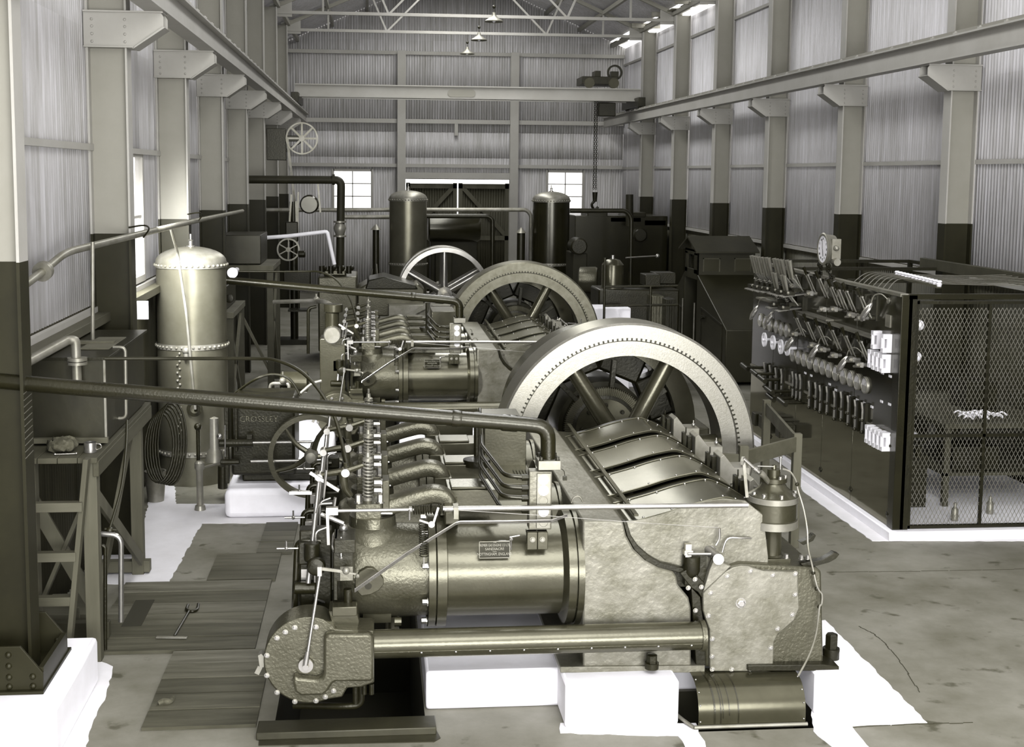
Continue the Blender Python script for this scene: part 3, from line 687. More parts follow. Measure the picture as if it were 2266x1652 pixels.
    bolts([px(x, y, 7.95) for x, y in ((1538, 1281), (1552, 1298), (1523, 1300), (1539, 1350), (1539, 1378))], (0, -1, 0), .012, .012, STEEL, R_)
    # ---- vertical governor body
    cxp = px(1711, 1180, 8.12); X_ = cxp.x; Y_ = 8.15
    zz = lambda y: px(1711, y, 8.0).z
    k_ = 1 / 346.0
    s = MB(); s.box((X_ - 36 * k_, Y_ - .1, zz(1252)), (X_ + 36 * k_, Y_ + .1, zz(1242))); gb = s.build('governor_foot', ENG2, R_, bev=.004)
    s = MB(); s.lathe((X_, Y_, zz(1245)), (0, 0, 1), [(0, 30*k_), (.02, 23*k_), (zz(1190)-zz(1245), 22*k_), (zz(1178)-zz(1245), 30*k_)], 28); s.build('governor_column', ENG2, R_)
    s = MB(); z0 = zz(1175); s.lathe((X_, Y_, z0), (0, 0, 1), [(0, 40*k_), (.01, 57*k_), (zz(1158)-z0, 57*k_), (zz(1157)-z0, 55.5*k_), (zz(1121)-z0, 55.5*k_), (zz(1120)-z0, 57.5*k_), (zz(1106)-z0, 57.5*k_), (zz(1103)-z0, 53*k_), (zz(1097)-z0, 42*k_), (zz(1088)-z0, 31*k_), (zz(1078)-z0, 26*k_), (zz(1076)-z0, 31*k_), (zz(1067)-z0, 31*k_), (zz(1066)-z0, 15*k_), (zz(1049)-z0, 15*k_), (zz(1048)-z0, 6*k_), (zz(1040)-z0, 5*k_), (zz(1039)-z0, 0)], 48)
    gv = s.build('governor_body', ENG2, R_, ang=25)
    s = MB(); s.lathe((X_, Y_, zz(1176)), (0, 0, 1), [(0, 57.5*k_), (.001, 58*k_), (.05, 58*k_), (.051, 57*k_)], 48, cap=False); s.lathe((X_, Y_, zz(1119)), (0, 0, 1), [(0, 57.5*k_), (0, 58.3*k_), (.036, 58.3*k_), (.038, 57*k_)], 48, cap=False); s.build('governor_rings', DULLS, gv)
    bolts([(X_ + 50*k_*math.cos(a), Y_ + 50*k_*math.sin(a), zz(1105)) for a in (-2.9, -2.3, -1.5, -.7, -.1, .8, 2.2)], (0, 0, 1), .013, .02, STEEL, gv)
    bolts([(X_ + 26*k_*math.cos(a), Y_ + 26*k_*math.sin(a), zz(1067)) for a in (-2.6, -1.3, -.3)], (0, 0, 1), .01, .014, STEEL, gv)
    bolts([(X_ + dx_*k_, Y_ - .08, zz(1242)) for dx_ in (-26, 27)] + [(X_ + 60*k_, Y_ - .1, zz(1243)), (X_ + 75*k_, Y_ - .1, zz(1243))], (0, 0, 1), .015, .022, STEEL, gb)
    s = MB(); s.cyl((X_ + 15*k_, Y_, zz(1055)), (X_ + 15*k_, Y_, zz(1024)), .008, seg=10); s.cyl((X_ + 15*k_, Y_, zz(1024)), (X_ + 15*k_, Y_, zz(1021)), .013, seg=10); s.build('governor_oiler', STEEL, gv)
    s = MB(); s.bar(px(1645, 1014, 8.05), px(1653, 1100, 8.05), .02, .008, up=(0, 1, 0)); s.bar(px(1645, 1014, 8.05), px(1642, 1024, 8.0), .02, .03); s.build('governor_link', DULLS, R_)
    s = MB(); s.cyl(px(1645, 1014, 8.02), px(1680, 1045, 8.02), .011, seg=10); s.cyl(px(1668, 1034, 8.02), px(1674, 1039, 8.02), .018, seg=10); s.cyl(px(1676, 1031, 8.05), px(1712, 1032, 8.05), .004, seg=6); s.build('governor_spindle', STEEL, R_)
    s = MB(); s.tube([px(1682, 1045, 8.02), px(1690, 1052, 8.03), px(1700, 1066, 8.1)], lambda t: .022 - .006 * t, 10, sm=4); s.build('governor_lever', DULLS, R_)
    s = MB(); s.tube([px(x, y, Y) for x, y, Y in ((1731, 1037, 8.1), (1748, 1043, 8.1), (1761, 1063, 8.05), (1766, 1085, 8.0), (1778, 1125, 7.97), (1786, 1170, 7.95), (1788, 1210, 7.93), (1797, 1250, 7.93), (1806, 1290, 7.92), (1812, 1305, 7.92), (1819, 1315, 7.92), (1818, 1335, 7.92), (1813, 1345, 7.92), (1806, 1400, 7.9), (1790, 1450, 7.86), (1766, 1495, 7.8))], .0065, 8, sm=5); s.build('oil_return_hose', DULLS, R_)
    s = MB()
    for x, y in ((1764, 1071), (1800, 1267), (1807, 1302), (1813, 1342)): s.ball(px(x, y, 7.93), .014, 8)
    s.build('hose_union', DARK, R_)
    s = MB(); s.tube([px(1598, 1222, 7.98), px(1610, 1192, 8.0), px(1640, 1190, 8.0), px(1662, 1190, 8.02)], .007, 8, sm=5); s.tube([px(1584, 1206, 7.98), px(1592, 1190, 7.98), px(1592, 1168, 7.98)], .009, 8, sm=4); s.build('drip_pipe', STEEL, R_)
    s = MB(); s.prism(PZ([(1772, 1247), (1790, 1244), (1820, 1238), (1838, 1228), (1846, 1222), (1858, 1226), (1850, 1236), (1835, 1244), (1810, 1251), (1780, 1254)], 8.0), 8.0, 8.06); s.prism(PZ([(1770, 1200), (1790, 1192), (1800, 1182), (1806, 1184), (1800, 1196), (1778, 1206)], 8.5), 8.5, 8.56); s.build('hand_lever', DARK, R_, bev=.003)
    # ---- long governor shaft, its springs and levers
    s = MB(); s.cyl(px(988, 1125, 7.92), px(1655, 1117, 7.95), .0165, seg=14); s.cyl(px(740, 1130, 7.92), px(915, 1127, 7.92), .011, seg=12); s.cyl(px(905, 1127, 7.92), px(912, 1127, 7.92), .02); s.cyl(px(980, 1126, 7.92), px(1008, 1126, 7.92), .018); s.box(px(722, 1136, 7.94), px(748, 1123, 7.90)); gs = s.build('governor_shaft', STEEL, R_)
    MB().spring(px(912, 1127, 7.92), px(982, 1126, 7.92), .028, .0035, 13).build('shaft_spring', DARK, gs)
    s = MB(); s.bar(px(724, 1128, 7.93), px(727, 1205, 7.93), .018, .01, up=(0, 1, 0)); s.cyl(px(906, 1127, 7.9), px(906, 1150, 7.9), .006, seg=8); s.build('shaft_lever', STEEL, R_)
    s = MB(); s.bar(px(970, 1122, 7.88), px(958, 1160, 7.88), .014, .012, up=(0, 1, 0)); s.bar(px(928, 1150, 7.88), px(958, 1160, 7.88), .012, .012, up=(0, 1, 0)); s.cyl(px(955, 1160, 7.86), px(955, 1160, 7.95), .02); s.build('bell_crank', STEEL, R_)
    MB().spring(px(936, 1157, 7.9), px(938, 1230, 7.9), .026, .0035, 14).build('tension_spring', DARK, R_)
    s = MB(); s.cyl(px(938, 1230, 7.9), px(938, 1256, 7.9), .004, seg=6); s.cyl(px(935, 1255, 7.9), px(949, 1255, 7.9), .006, seg=6); s.build('spring_hook', STEEL, R_)
    for i in range(3):
        s = MB(); o = i * .009; s.tube([px(785, 1303 + i * 3, 7.86 + o), px(900, 1222 + i * 3, 7.88 + o), px(1008, 1156 + i * 2, 7.88 + o), px(1018, 1153 + i * 2, 7.88 + o), px(1120, 1152 + i * 2, 7.9 + o), px(1220, 1150 + i * 2, 7.9 + o), px(1255, 1138 + i * 2, 8.0 + o)], .0045, 6, sm=1); s.build('ignition_lead_tube', STEEL, R_)
    s = MB(); s.box((px(1010, 1, 7.9).x, 7.87, px(1, 1162, 7.9).z), (px(1021, 1, 7.9).x, 7.98, px(1, 1136, 7.9).z)); s.build('tube_clip', DULLS, R_)
    s = MB(); s.box((px(990, 1, 8.0).x, 8.02, px(1, 1180, 8.0).z), (px(1025, 1, 8.0).x, 8.3, px(1, 1148, 8.0).z)); s.build('plug_boss', ENG2, R_, bev=.01)
    # nameplate
    a = px(1060, 1235, 7.975); b = px(1129, 1196, 7.975)
    s = MB(); s.box((a.x, 7.975, a.z), (b.x, 7.985, b.z)); s.box((a.x + .02, 7.98, a.z + .01), (b.x - .02, 8.03, b.z - .01)); npl = s.build('nameplate', BLACK, R_, bev=.001)
    s = MB()
    for x0, x1, z0, z1 in ((a.x, b.x, a.z, a.z + .004), (a.x, b.x, b.z - .004, b.z), (a.x, a.x + .004, a.z, b.z), (b.x - .004, b.x, a.z, b.z)): s.box((x0, 7.972, z0), (x1, 7.976, z1))
    s.build('plate_rim', DULLS, npl, smooth=False)
    xm = (a.x + b.x) / 2
    for t, sz, f, sx in (('THE', .012, .93, 1), ('PREMIER GAS ENGINE CO LTD', .024, .76, .62), ('SANDIACRE', .024, .54, .95), ('NEAR', .01, .39, 1), ('NOTTINGHAM. ENGLAND', .026, .24, .72), ('ENGLAND', .008, .06, 1)):
        if f < .1: continue
        textobj(t, sz, (xm, 7.973, a.z + (b.z - a.z) * f), (PI / 2, 0, 0), DULLS, npl, .0008, 'lettering', sx)
    s = MB(); s.cyl(px(1128, 1188, 7.95), px(1150, 1184, 7.95), .006, seg=8); s.ball(px(1131, 1192, 7.95), .014, 8); s.cyl(px(1131, 1190, 7.95), px(1131, 1215, 7.98), .006, seg=6); s.build('test_cock', STEEL, R_)
    # ---- sight feed manifold
    a = px(1170, 1172, 7.98); b = px(1222, 1042, 7.98)
    s = MB(); s.box((a.x, 7.98, a.z), (b.x, 8.08, b.z)); mf = s.build('sight_feed_box', CAST, R_, bev=.006)
    a2 = px(1187, 1168, 7.97); b2 = px(1219, 1047, 7.97); s = MB(); s.box((a2.x, 7.965, a2.z), (b2.x, 7.985, b2.z)); s.build('sight_plate', DULLS, mf, bev=.002)
    for y in (1061, 1085, 1108, 1132, 1156):
        c = px(1203, y, 7.96); s = MB(); s.lathe((c.x, 7.967, c.z), (0, -1, 0), [(0, .034), (.006, .034), (.006, .028), (.003, .026), (.003, 0)], 24); s.build('sight_glass', GLASSW if y in (1061, 1085, 1132) else DULLS, mf)
    a = px(1166, 1215, 7.98); b = px(1212, 1176, 7.98); s = MB(); s.box((a.x, 7.97, a.z), (a.x + .065, 8.03, b.z)); s.box((b.x - .065, 7.97, a.z), (b.x, 8.03, b.z)); s.box((a.x, 8.0, b.z - .02), (b.x, 8.06, b.z)); ft = s.build('manifold_foot', ENG2, R_, bev=.003)
    bolts([(a.x + .035, 7.97, (a.z + b.z) / 2 + .01), (b.x - .035, 7.97, (a.z + b.z) / 2 + .01)], (0, -1, 0), .013, .01, DULLS, ft)
    a = px(1190, 1038, 7.98); b = px(1240, 1017, 7.98); s = MB(); s.box((a.x, 7.95, a.z), (b.x, 8.11, b.z)); fl_ = s.build('pipe_flange', DULLS, R_, bev=.003)
    bolts([(a.x + .02, 7.97, b.z), (b.x - .02, 7.97, b.z), (a.x + .02, 8.09, b.z), (b.x - .02, 8.09, b.z)], (0, 0, 1), .012, .018, DARK, fl_)
    for i, (y, yy) in enumerate(((1056, .0), (1080, .0), (1102, .0), (1128, 0))):
        s = MB(); e = px(1170, y, 8.02); k2 = px(1118 - i * 3, y - 4, 8.03)
        s.tube(fillet([e, k2, px(1066 - i * 1, 985 + i * 22, 8.6 + .05), px(1062, 905 + i * 6, 9.6 - .2 * i)], .06), .014, 10, sm=1); s.build('air_start_pipe', BLACK, R_)
        s = MB(); s.cyl(e + Vector((-.045, 0, 0)), e, .022, seg=6); s.build('pipe_union', DARK, R_)
    # cabinet with louvres behind the manifold
    a = px(1072, 1012, 9.6); b = px(1165, 940, 9.6); s = MB(); s.box((a.x, 9.6, a.z - .12), (b.x, 10.3, b.z)); s.box((a.x - .02, 9.0, a.z - .15), (px(1185, 1, 9.4).x, 9.62, a.z - .06)); lc = s.build('lubricator_cabinet', ENG2, R_, bev=.004)
    s = MB()
    for i in range(5): s.box((px(1150 + i * 7, 1, 9.3).x, 9.15, a.z - .058), (px(1150 + i * 7, 1, 9.3).x + .012, 9.42, a.z - .052))
    s.build('louvre_slot', BLACK, lc, smooth=False)
    s = MB(); s.cyl(px(1055, 912, 9.3), px(1055, 1010, 9.3), .022); s.lathe(px(1055, 1030, 9.2), (0, 0, 1), [(0, .1), (.05, .1), (.06, .05)], 16); s.build('starting_valve', DARK, R_)
    # small padlock like tag and wire
    s = MB(); s.box(px(1246, 1063, 8.7), px(1254, 1052, 8.72)); s.tube([px(1250, 1052, 8.7), px(1248, 1042, 8.7), px(1242, 1037, 8.7)], .003, 6); s.build('wire_weight', DARK, R_)
    s = MB(); s.tube([px(1264, 1112, 8.1), px(1270, 1100, 8.1), px(1282, 1098, 8.1), px(1290, 1110, 8.1)], .006, 6); s.build('deck_eyelet', DULLS, R_)
    s = MB(); s.tube([px(988, 1127, 7.9), px(1200, 1140, 7.93), px(1400, 1155, 7.93), px(1592, 1167, 7.96)], .002, 5, sm=2); s.build('governor_wire', STEEL, R_)
    # ---- side trunk, bottom
    s = MB(); ax0 = px(826, 1438, 7.78); ax1 = px(1562, 1412, 7.78); zc = (ax0.z + ax1.z) / 2
    s.lathe((ax0.x, 7.86, zc), (1, 0, 0), [(0, .089), (ax1.x - ax0.x, .089)], 40); tr = s.build('shaft_trunk', ENG2, R_)
    s = MB(); s.box((ax0.x, 7.764, zc - .022), (ax1.x, 7.775, zc - .018)); s.lathe((ax1.x - .02, 7.86, zc), (1, 0, 0), [(0, .1), (.03, .1)], 32); s.build('trunk_seam', ENG, tr)
    s = MB()
    for i in range(9): s.ball((ax0.x + .3 + i * .215, 7.772, zc - .03), .008, 6)
    s.build('trunk_studs', STEEL, tr)
    # ---- timing case, left (round cover with raised box)
    cc = [(806, 1395), (828, 1395), (828, 1510), (800, 1520), (768, 1522), (757, 1542)]
    arc = [(683 + 100 * math.cos(math.radians(t)), 1460 + 96 * math.sin(math.radians(t))) for t in range(65, 296, 8)]
    out = arc + [(735, 1382), (742, 1392)] + cc[:4] + cc[4:]
    s = MB(); s.prism(PZ(out, 7.74), 7.74, 7.98); tc_ = s.build('timing_case', ENG, R_, bev=.008)
    s = MB(); arc2 = [(x * .985 + 683 * .015, y * .985 + 1460 * .015) for x, y in out]; s.prism(PZ(arc2, 7.71), 7.715, 7.745); s.build('timing_cover', ENG, tc_, bev=.004)
    rel = [(716, 1410), (726, 1403), (818, 1403), (827, 1412), (827, 1500), (822, 1508), (742, 1509), (736, 1513), (726, 1528), (715, 1539), (665, 1540), (652, 1530), (647, 1505), (652, 1494), (660, 1500), (700, 1504), (712, 1500), (716, 1490)]
    s = MB(); s.prism(PZ(rel, 7.64), 7.64, 7.72); s.build('timing_cover_boss', ENG, tc_, bev=.02)
    bl = [(560,688),(732,684),(483,725),(415,773),(333,915),(333,1078),(416,1216),(560,1290),(732,1284),(875,740),(1017,738),(1160,738),(875,1203),(808,1252)]
    bolts([px(500 + x / 3.672, 1200 + y / 3.672, 7.713) for x, y in bl], (0, -1, 0), .0125, .012, STEEL, tc_)
    c = px(677, 1470, 7.70); s = MB(); s.lathe((c.x, 7.70, c.z), (0, -1, 0), [(0, .045), (.02, .045), (.02, .02), (.05, .018), (.05, 0)], 24); s.build('crank_disc', STEEL, tc_)
    s = MB(); s.cyl(px(676, 1470, 7.66), px(681, 1440, 7.66), .018, .014, seg=12); s.cyl(px(681, 1442, 7.66), px(709, 1262, 7.72), .010, seg=10); s.box(px(703, 1270, 7.74), px(712, 1254, 7.70)); s.build('eccentric_rod', STEEL, R_)
    s = MB(); s.bar(px(707, 1257, 7.74), px(755, 1263, 7.74), .014, .018); s.bar(px(755, 1263, 7.74), px(790, 1270, 7.74), .01, .01); s.ball(px(766, 1262, 7.73), .024, 10); s.ball(px(791, 1274, 7.73), .014, 8); s.build('ratchet_arm', DULLS, R_)
    s = MB(); s.prism(PZ([(571, 1450), (578, 1446), (584, 1452), (584, 1475), (575, 1478)], 7.75), 7.75, 7.82); s.bar(px(576, 1474, 7.76), px(568, 1490, 7.76), .012, .03); s.build('case_latch', DULLS, R_)
    # neck and lubricator
    s = MB(); s.prism(PZ([(727, 1396), (733, 1375), (727, 1352), (790, 1352), (795, 1375), (793, 1385), (800, 1394)], 7.8), 7.8, 8.0); s.box(px(736, 1352, 7.85), px(790, 1342, 7.75)); s.build('lubricator_pedestal', ENG2, R_, bev=.005)
    s = MB(); s.box((px(732, 1, 7.8).x, 7.8, px(1, 1345, 7.8).z), (px(741, 1, 7.8).x, 8.02, px(1, 1205, 7.8).z)); s.box((px(738, 1, 7.8).x, 7.8, px(1, 1302, 7.8).z), (px(778, 1, 7.8).x, 7.98, px(1, 1235, 7.8).z)); s.box((px(734, 1, 7.8).x, 7.77, px(1, 1235, 7.8).z), (px(783, 1, 7.8).x, 8.02, px(1, 1205, 7.8).z)); s.cyl(px(770, 1338, 7.85), px(770, 1302, 7.85), .028); lb = s.build('mechanical_lubricator', DARK, R_, bev=.004)
    s = MB(); s.box((px(747, 1, 7.78).x, 7.785, px(1, 1301, 7.78).z), (px(777, 1, 7.78).x, 7.80, px(1, 1270, 7.78).z)); s.build('lubricator_face', CAST, lb, bev=.001)
    s = MB(); s.spring(px(755, 1205, 7.85), px(755, 1188, 7.85), .007, .003, 4); s.cyl(px(755, 1232, 7.77), px(755, 1188, 7.82), .005, seg=6); s.ball(px(755, 1234, 7.76), .01, 8); s.build('lubricator_spindle', STEEL, lb)
    s = MB(); s.tube(fillet([px(759, 1240, 7.9), px(735, 1215, 7.9), px(738, 1180, 8.0), px(760, 1168, 8.1)], .03), .009, 8, sm=1); s.ball(px(760, 1168, 8.0), .028, 12); s.cyl(px(710, 1137, 7.98), px(760, 1158, 7.98), .014, seg=8); s.build('oil_feed_pipe', STEEL, R_)
    s = MB(); s.cyl(px(735, 1150, 8.05), px(742, 1100, 8.05), .01, seg=8); s.cyl(px(716, 1100, 8.05), px(722, 1040, 8.05), .009, seg=8); s.bar(px(640, 1090, 8.1), px(690, 1090, 8.1), .012, .02); s.bar(px(686, 1045, 8.1), px(750, 1085, 8.1), .015, .02); s.tube(fillet([px(700, 1135, 8.0), px(705, 1115, 8.0), px(735, 1113, 8.0)], .04), .007, 8, sm=1); s.build('timing_linkage', STEEL, R_)
    s = MB(); s.box(px(664, 1390, 8.15), px(735, 1160, 8.28)); s.cyl(px(690, 1200, 8.05), px(690, 1240, 8.05), .05); s.cyl(px(650, 1300, 8.1), px(700, 1300, 8.1), .04); s.lathe(px(700, 1250, 8.02), (0, -1, 0), [(0, .06), (.04, .06), (.05, .03)], 20); s.box(px(660, 1250, 8.1), px(684, 1190, 8.2)); s.box(px(680, 1380, 8.1), px(724, 1330, 8.3)); s.build('cam_box', DARK, R_, bev=.01)
    # lower pit pipes
    s = MB(); s.cyl(px(787, 1518, 7.9), px(787, 1555, 7.9), .02); s.tube(fillet([px(800, 1512, 7.9), px(800, 1560, 7.9), px(760, 1562, 7.9), px(650, 1560, 8.0)], .05), .022, 10, sm=1); s.cyl(px(806, 1512, 7.86), px(806, 1535, 7.86), .016); s.cyl(px(822, 1512, 7.86), px(822, 1535, 7.86), .016); s.build('drain_pipe', DARK, R_)
    # ---- exhaust / air main running left
    s = MB(); s.tube(fillet([px(-45, 838, 8.12), px(100, 852, 8.1), px(1150, 937, 8.03), px(1213, 944, 8.03), px(1213, 1018, 8.03)], .17), .049, 20, sm=1); mp_ = s.build('air_main_pipe', PIPEM, R_)
    s = MB()
    for x in (1000, 1110, 1125): q = px(x, 925 + (x - 1000) * .084, 8.04); s.lathe(q, (1, 0, -.09), [(0, .051), (.01, .054), (.05, .054), (.06, .051)], 24)
    s.build('pipe_sleeve', PIPEM, mp_)
    s = MB(); s.tube([px(232, 793, 9.2), px(400, 793, 9.2), px(560, 793, 9.1), px(610, 797, 9.0), px(660, 818, 8.9), px(700, 855, 8.8), px(735, 910, 8.7), px(752, 960, 8.6), px(769, 1035, 8.4)], .0125, 10, sm=5); s.build('cooling_water_hose', RUBBER, R_)
    # ---- flywheel
    fc = Vector((2.345, 11.5, .955)); r = 1.205; fw_w = .46
    s = MB(); s.lathe(fc, (0, 1, 0), [(.10, r - .30), (.02, r - .305), (.02, r - .17), (.0, r - .16), (0, r - .02), (.015, r), (fw_w - .015, r), (fw_w, r - .02), (fw_w, r - .16), (fw_w - .02, r - .3), (fw_w - .1, r - .3), (.10, r - .30)], 128, cap=False)
    fw = s.build('flywheel', RIM, R_, ang=20)
    s = MB(); n = 150; rt = r - .15       # barring teeth let into the rim face
    for i in range(n):
        a = 2 * PI * i / n; c_, s_ = math.cos(a), math.sin(a)
        p0 = fc + Vector((c_ * (rt - .012), -.001, s_ * (rt - .012))); p1 = fc + Vector((c_ * (rt + .012), -.001, s_ * (rt + .012)))
        s.bar(p0, p1, .016, .006, up=(0, 1, 0))
    s.build('barring_teeth', DARK, fw, smooth=False)
    for i in range(6):
        a = math.radians(60 * i + 30 + 33); d = Vector((math.cos(a), 0, math.sin(a)))
        yo = Vector((0, fw_w * .5, 0))
        s = MB(); s.tube([fc + yo + d * .15, fc + yo + d * .55, fc + yo + d * .86, fc + yo + d * .93], lambda t: .088 - .02 * t + (.05 if t > .97 else 0), 20, sm=3); s.build('spoke', ENG2, fw)
    s = MB(); s.lathe(fc, (0, 1, 0), [(-.02, .0), (-.02, .17), (0, .2), (fw_w, .2), (fw_w + .02, .17), (fw_w + .02, 0)], 32); s.build('hub', ENG2, fw)
    s = MB(); s.cyl((fc.x, 10.6, fc.z), (fc.x, 13.6, fc.z), .1, seg=24); s.build('crankshaft', STEEL, R_)
    s = MB(); s.prism([(fc.x - .35, .3), (fc.x + .35, .3), (fc.x + .3, .8), (fc.x + .2, 1.1), (fc.x - .2, 1.1), (fc.x - .3, .8)], 11.06, 11.38); s.build('outboard_bearing', ENG, R_, bev=.02)
    return E_
ENGINE = make_engine()
ENGINE['label'] = 'large horizontal four cylinder gas engine nearest the camera, with bright flywheel and nameplate'
E2 = copy_tree(ENGINE); E2.location.y += 8.1; E2.location.x += -.02
E2['label'] = 'second horizontal gas engine farther back, behind the nearest large engine'
for c in E2.children:
    if c.name.startswith(('oil_return_hose',)): pass
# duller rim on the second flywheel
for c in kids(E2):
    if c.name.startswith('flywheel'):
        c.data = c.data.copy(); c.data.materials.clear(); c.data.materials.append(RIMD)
    if c.name.startswith(('bed_frame',)): pass
# ------------------------------------------------------------------ generators
def make_gen():
    c = Vector((2.345, 12.35, .955))
    g = empty('generator', (c.x, c.y + .3, 0), 'open pole dynamo behind the bright flywheel of the nearest engine', 'generator', 'dynamos behind the flywheels')
    s = MB(); s.lathe(c, (0, 1, 0), [(.5, .78), (.5, .98), (1.15, .98), (1.15, .78), (.5, .78)], 64, cap=False); s.build('yoke', ENG2, g)
    for i in range(8):
        a = 2 * PI * (i + .5) / 8; d = Vector((math.cos(a), 0, math.sin(a)))
        s = MB(); s.bar(c + d * .5 + Vector((0, .82, 0)), c + d * .79 + Vector((0, .82, 0)), .46, .26, up=(0, 1, 0)); s.build('field_pole', DARK, g, bev=.03)
    s = MB(); s.lathe(c, (0, 1, 0), [(.3, .0), (.3, .34), (.33, .4), (.4, .42), (.42, .46), (1.2, .46), (1.2, 0)], 64); s.build('armature', DARK, g)
    s = MB(); s.ring(c + Vector((0, .29, 0)), (0, 1, 0), .34, .41, .03); s.build('commutator', COPPER, g)
    s = MB()
    for i in range(120):
        a = 2 * PI * i / 120; d = Vector((math.cos(a), 0, math.sin(a))); s.bar(c + d * .335 + Vector((0, .285, 0)), c + d * .425 + Vector((0, .285, 0)), .006, .012, up=(0, 1, 0))
    s.build('winding_ends', COPPER, g, smooth=False)
    s = MB(); s.lathe(c, (0, 1, 0), [(.27, 0), (.27, .12), (.28, .3), (.3, .3)], 48); s.build('end_disc', COVER, g)
    bolts([c + Vector((math.cos(a) * .24, .27, math.sin(a) * .24)) for a in (0, .785, 1.57, 2.36, 3.14, 3.93, 4.71, 5.5)], (0, -1, 0), .018, .02, DARK, g)
    for sd in (-1, 1):
        s = MB(); s.box((c.x + sd * .95 - .2, 12.9, 0), (c.x + sd * .95 + .2, 13.5, .9)); s.build('yoke_foot', ENG2, g, bev=.02)
    for i in range(4):
        a = math.radians(35 + i * 50); d = Vector((math.cos(a), 0, math.sin(a)))
        s = MB(); s.bar(c + d * .44 + Vector((0, .2, 0)), c + d * .72 + Vector((0, .2, 0)), .05, .08, up=(0, 1, 0)); s.build('brush_holder', DARK, g, bev=.005)
    return g
GEN = make_gen(); G2 = copy_tree(GEN); G2.location.y += 8.1; G2['label'] = 'dynamo behind the dull flywheel of the second engine'
# ------------------------------------------------------------------ plinths
def plinth(name, boxes, label, dy=0):
    r = None
    s = MB()
    x0, y0, z0 = boxes[0][0]
    for lo, hi in boxes: s.box((lo[0], lo[1] + dy, lo[2]), (hi[0], hi[1] + dy, hi[2]))
    o = s.build(name, WHITE, bev=.02); return tag(o, label, 'plinth', 'whitewashed machine plinths')
for dy, nm in ((0, 'nearest'), (8.1, 'second')):
    plinth('engine_plinth', [((.35, 8.12, 0), (1.24, 11.1, .26))], 'low whitewashed block under the cylinders of the %s gas engine' % nm, dy)
    plinth('engine_plinth', [((1.22, 7.77, 0), (1.955, 11.2, .295))], 'whitewashed block under the left of the bed of the %s gas engine' % nm, dy)
    plinth('engine_plinth', [((2.88, 7.86, 0), (3.25, 11.2, .285))], 'whitewashed block under the right end of the %s gas engine' % nm, dy)
    plinth('engine_plinth', [((1.957, 8.32, 0), (2.878, 11.2, .295))], 'recessed whitewashed block behind the drip guard side of the %s gas engine' % nm, dy)
# ------------------------------------------------------------------ air receiver tanks
def tank(x, y, r, zb, rings, ztop, label, m, seam=True, drk=None):
    t = empty('air_receiver_tank', (x, y, zb), label, 'tank', 'riveted air receiver tanks')
    s = MB(); s.lathe((x, y, 0), (0, 0, 1), [(zb, r + .004), (rings[0], r + .004), (rings[0] + .001, r), (ztop, r)], 56); s.build('shell', m, t, ang=30)
    s = MB(); n = 8; s.lathe((x, y, ztop), (0, 0, 1), [(-.03, r + .012)] + [(.03 + .17 * math.sin(PI / 2 * i / n), (r + .006) * math.cos(PI / 2 * i / n)) for i in range(n)] + [(.2, 0)], 56); s.build('domed_top', DULLS, t)
    for z in rings + [ztop]:
        s = MB(); s.lathe((x, y, 0), (0, 0, 1), [(z - .03, r + .012), (z + .03, r + .012)], 56, cap=False)
        for i in range(40): a = 2 * PI * i / 40; s.ball((x + (r + .014) * math.cos(a), y + (r + .014) * math.sin(a), z), .016, 8)
        s.build('rivet_band', DULLS, t)
    if seam:
        s = MB()
        for i in range(26):
            a = math.radians(-103 - (i % 2) * 4); z = rings[0] - .06 - i * .043
            if z > zb + .1: s.ball((x + (r + .012) * math.cos(a), y + (r + .012) * math.sin(a), z), .015, 8)
        s.build('rivet_seam', DULLS, t)
    s = MB(); z = ztop + .18; s.lathe((x, y, z), (0, 0, 1), [(0, .05), (.03, .05), (.035, .025), (.08, .025), (.09, .035), (.1, .012), (.16, .012)], 16); s.build('safety_valve', STEEL, t)
    return t
T1 = tank(-2.02, 14.72, .385, 0, [1.56, .36], 2.46, 'tall riveted air receiver with sunlit domed top at the left wall, behind the water tank', TANKM)
s = MB(); p = W(430, 905, 14.3); s.ring(p, (0, 1, 0), .05, .085, .03, 24); s.tube([p + Vector((0, .0, .1)), p + Vector((.02, -.03, .05)), p + Vector((.02, -.02, -.02))], .02, 8); s.build('hand_hole', DARK, T1)
s = MB(); q = W(412, 775, 14.3); s.ball(q, .045, 12); s.cyl(q, q + Vector((0, 0, -.1)), .03); s.build('stop_valve', DULLS, T1)
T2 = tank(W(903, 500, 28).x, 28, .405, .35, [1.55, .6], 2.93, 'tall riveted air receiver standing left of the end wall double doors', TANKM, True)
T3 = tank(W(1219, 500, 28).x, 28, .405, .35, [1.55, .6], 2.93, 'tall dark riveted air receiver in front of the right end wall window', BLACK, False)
for X_, nm in ((W(903, 500, 28).x, 'left'), (W(1219, 500, 28).x, 'right')):
    s = MB(); s.lathe((X_, 28, 0), (0, 0, 1), [(0, .5), (.35, .5)], 32); tag(s.build('tank_plinth', CONC), 'round concrete plinth under the %s far air receiver' % nm, 'plinth', 'round tank plinths')
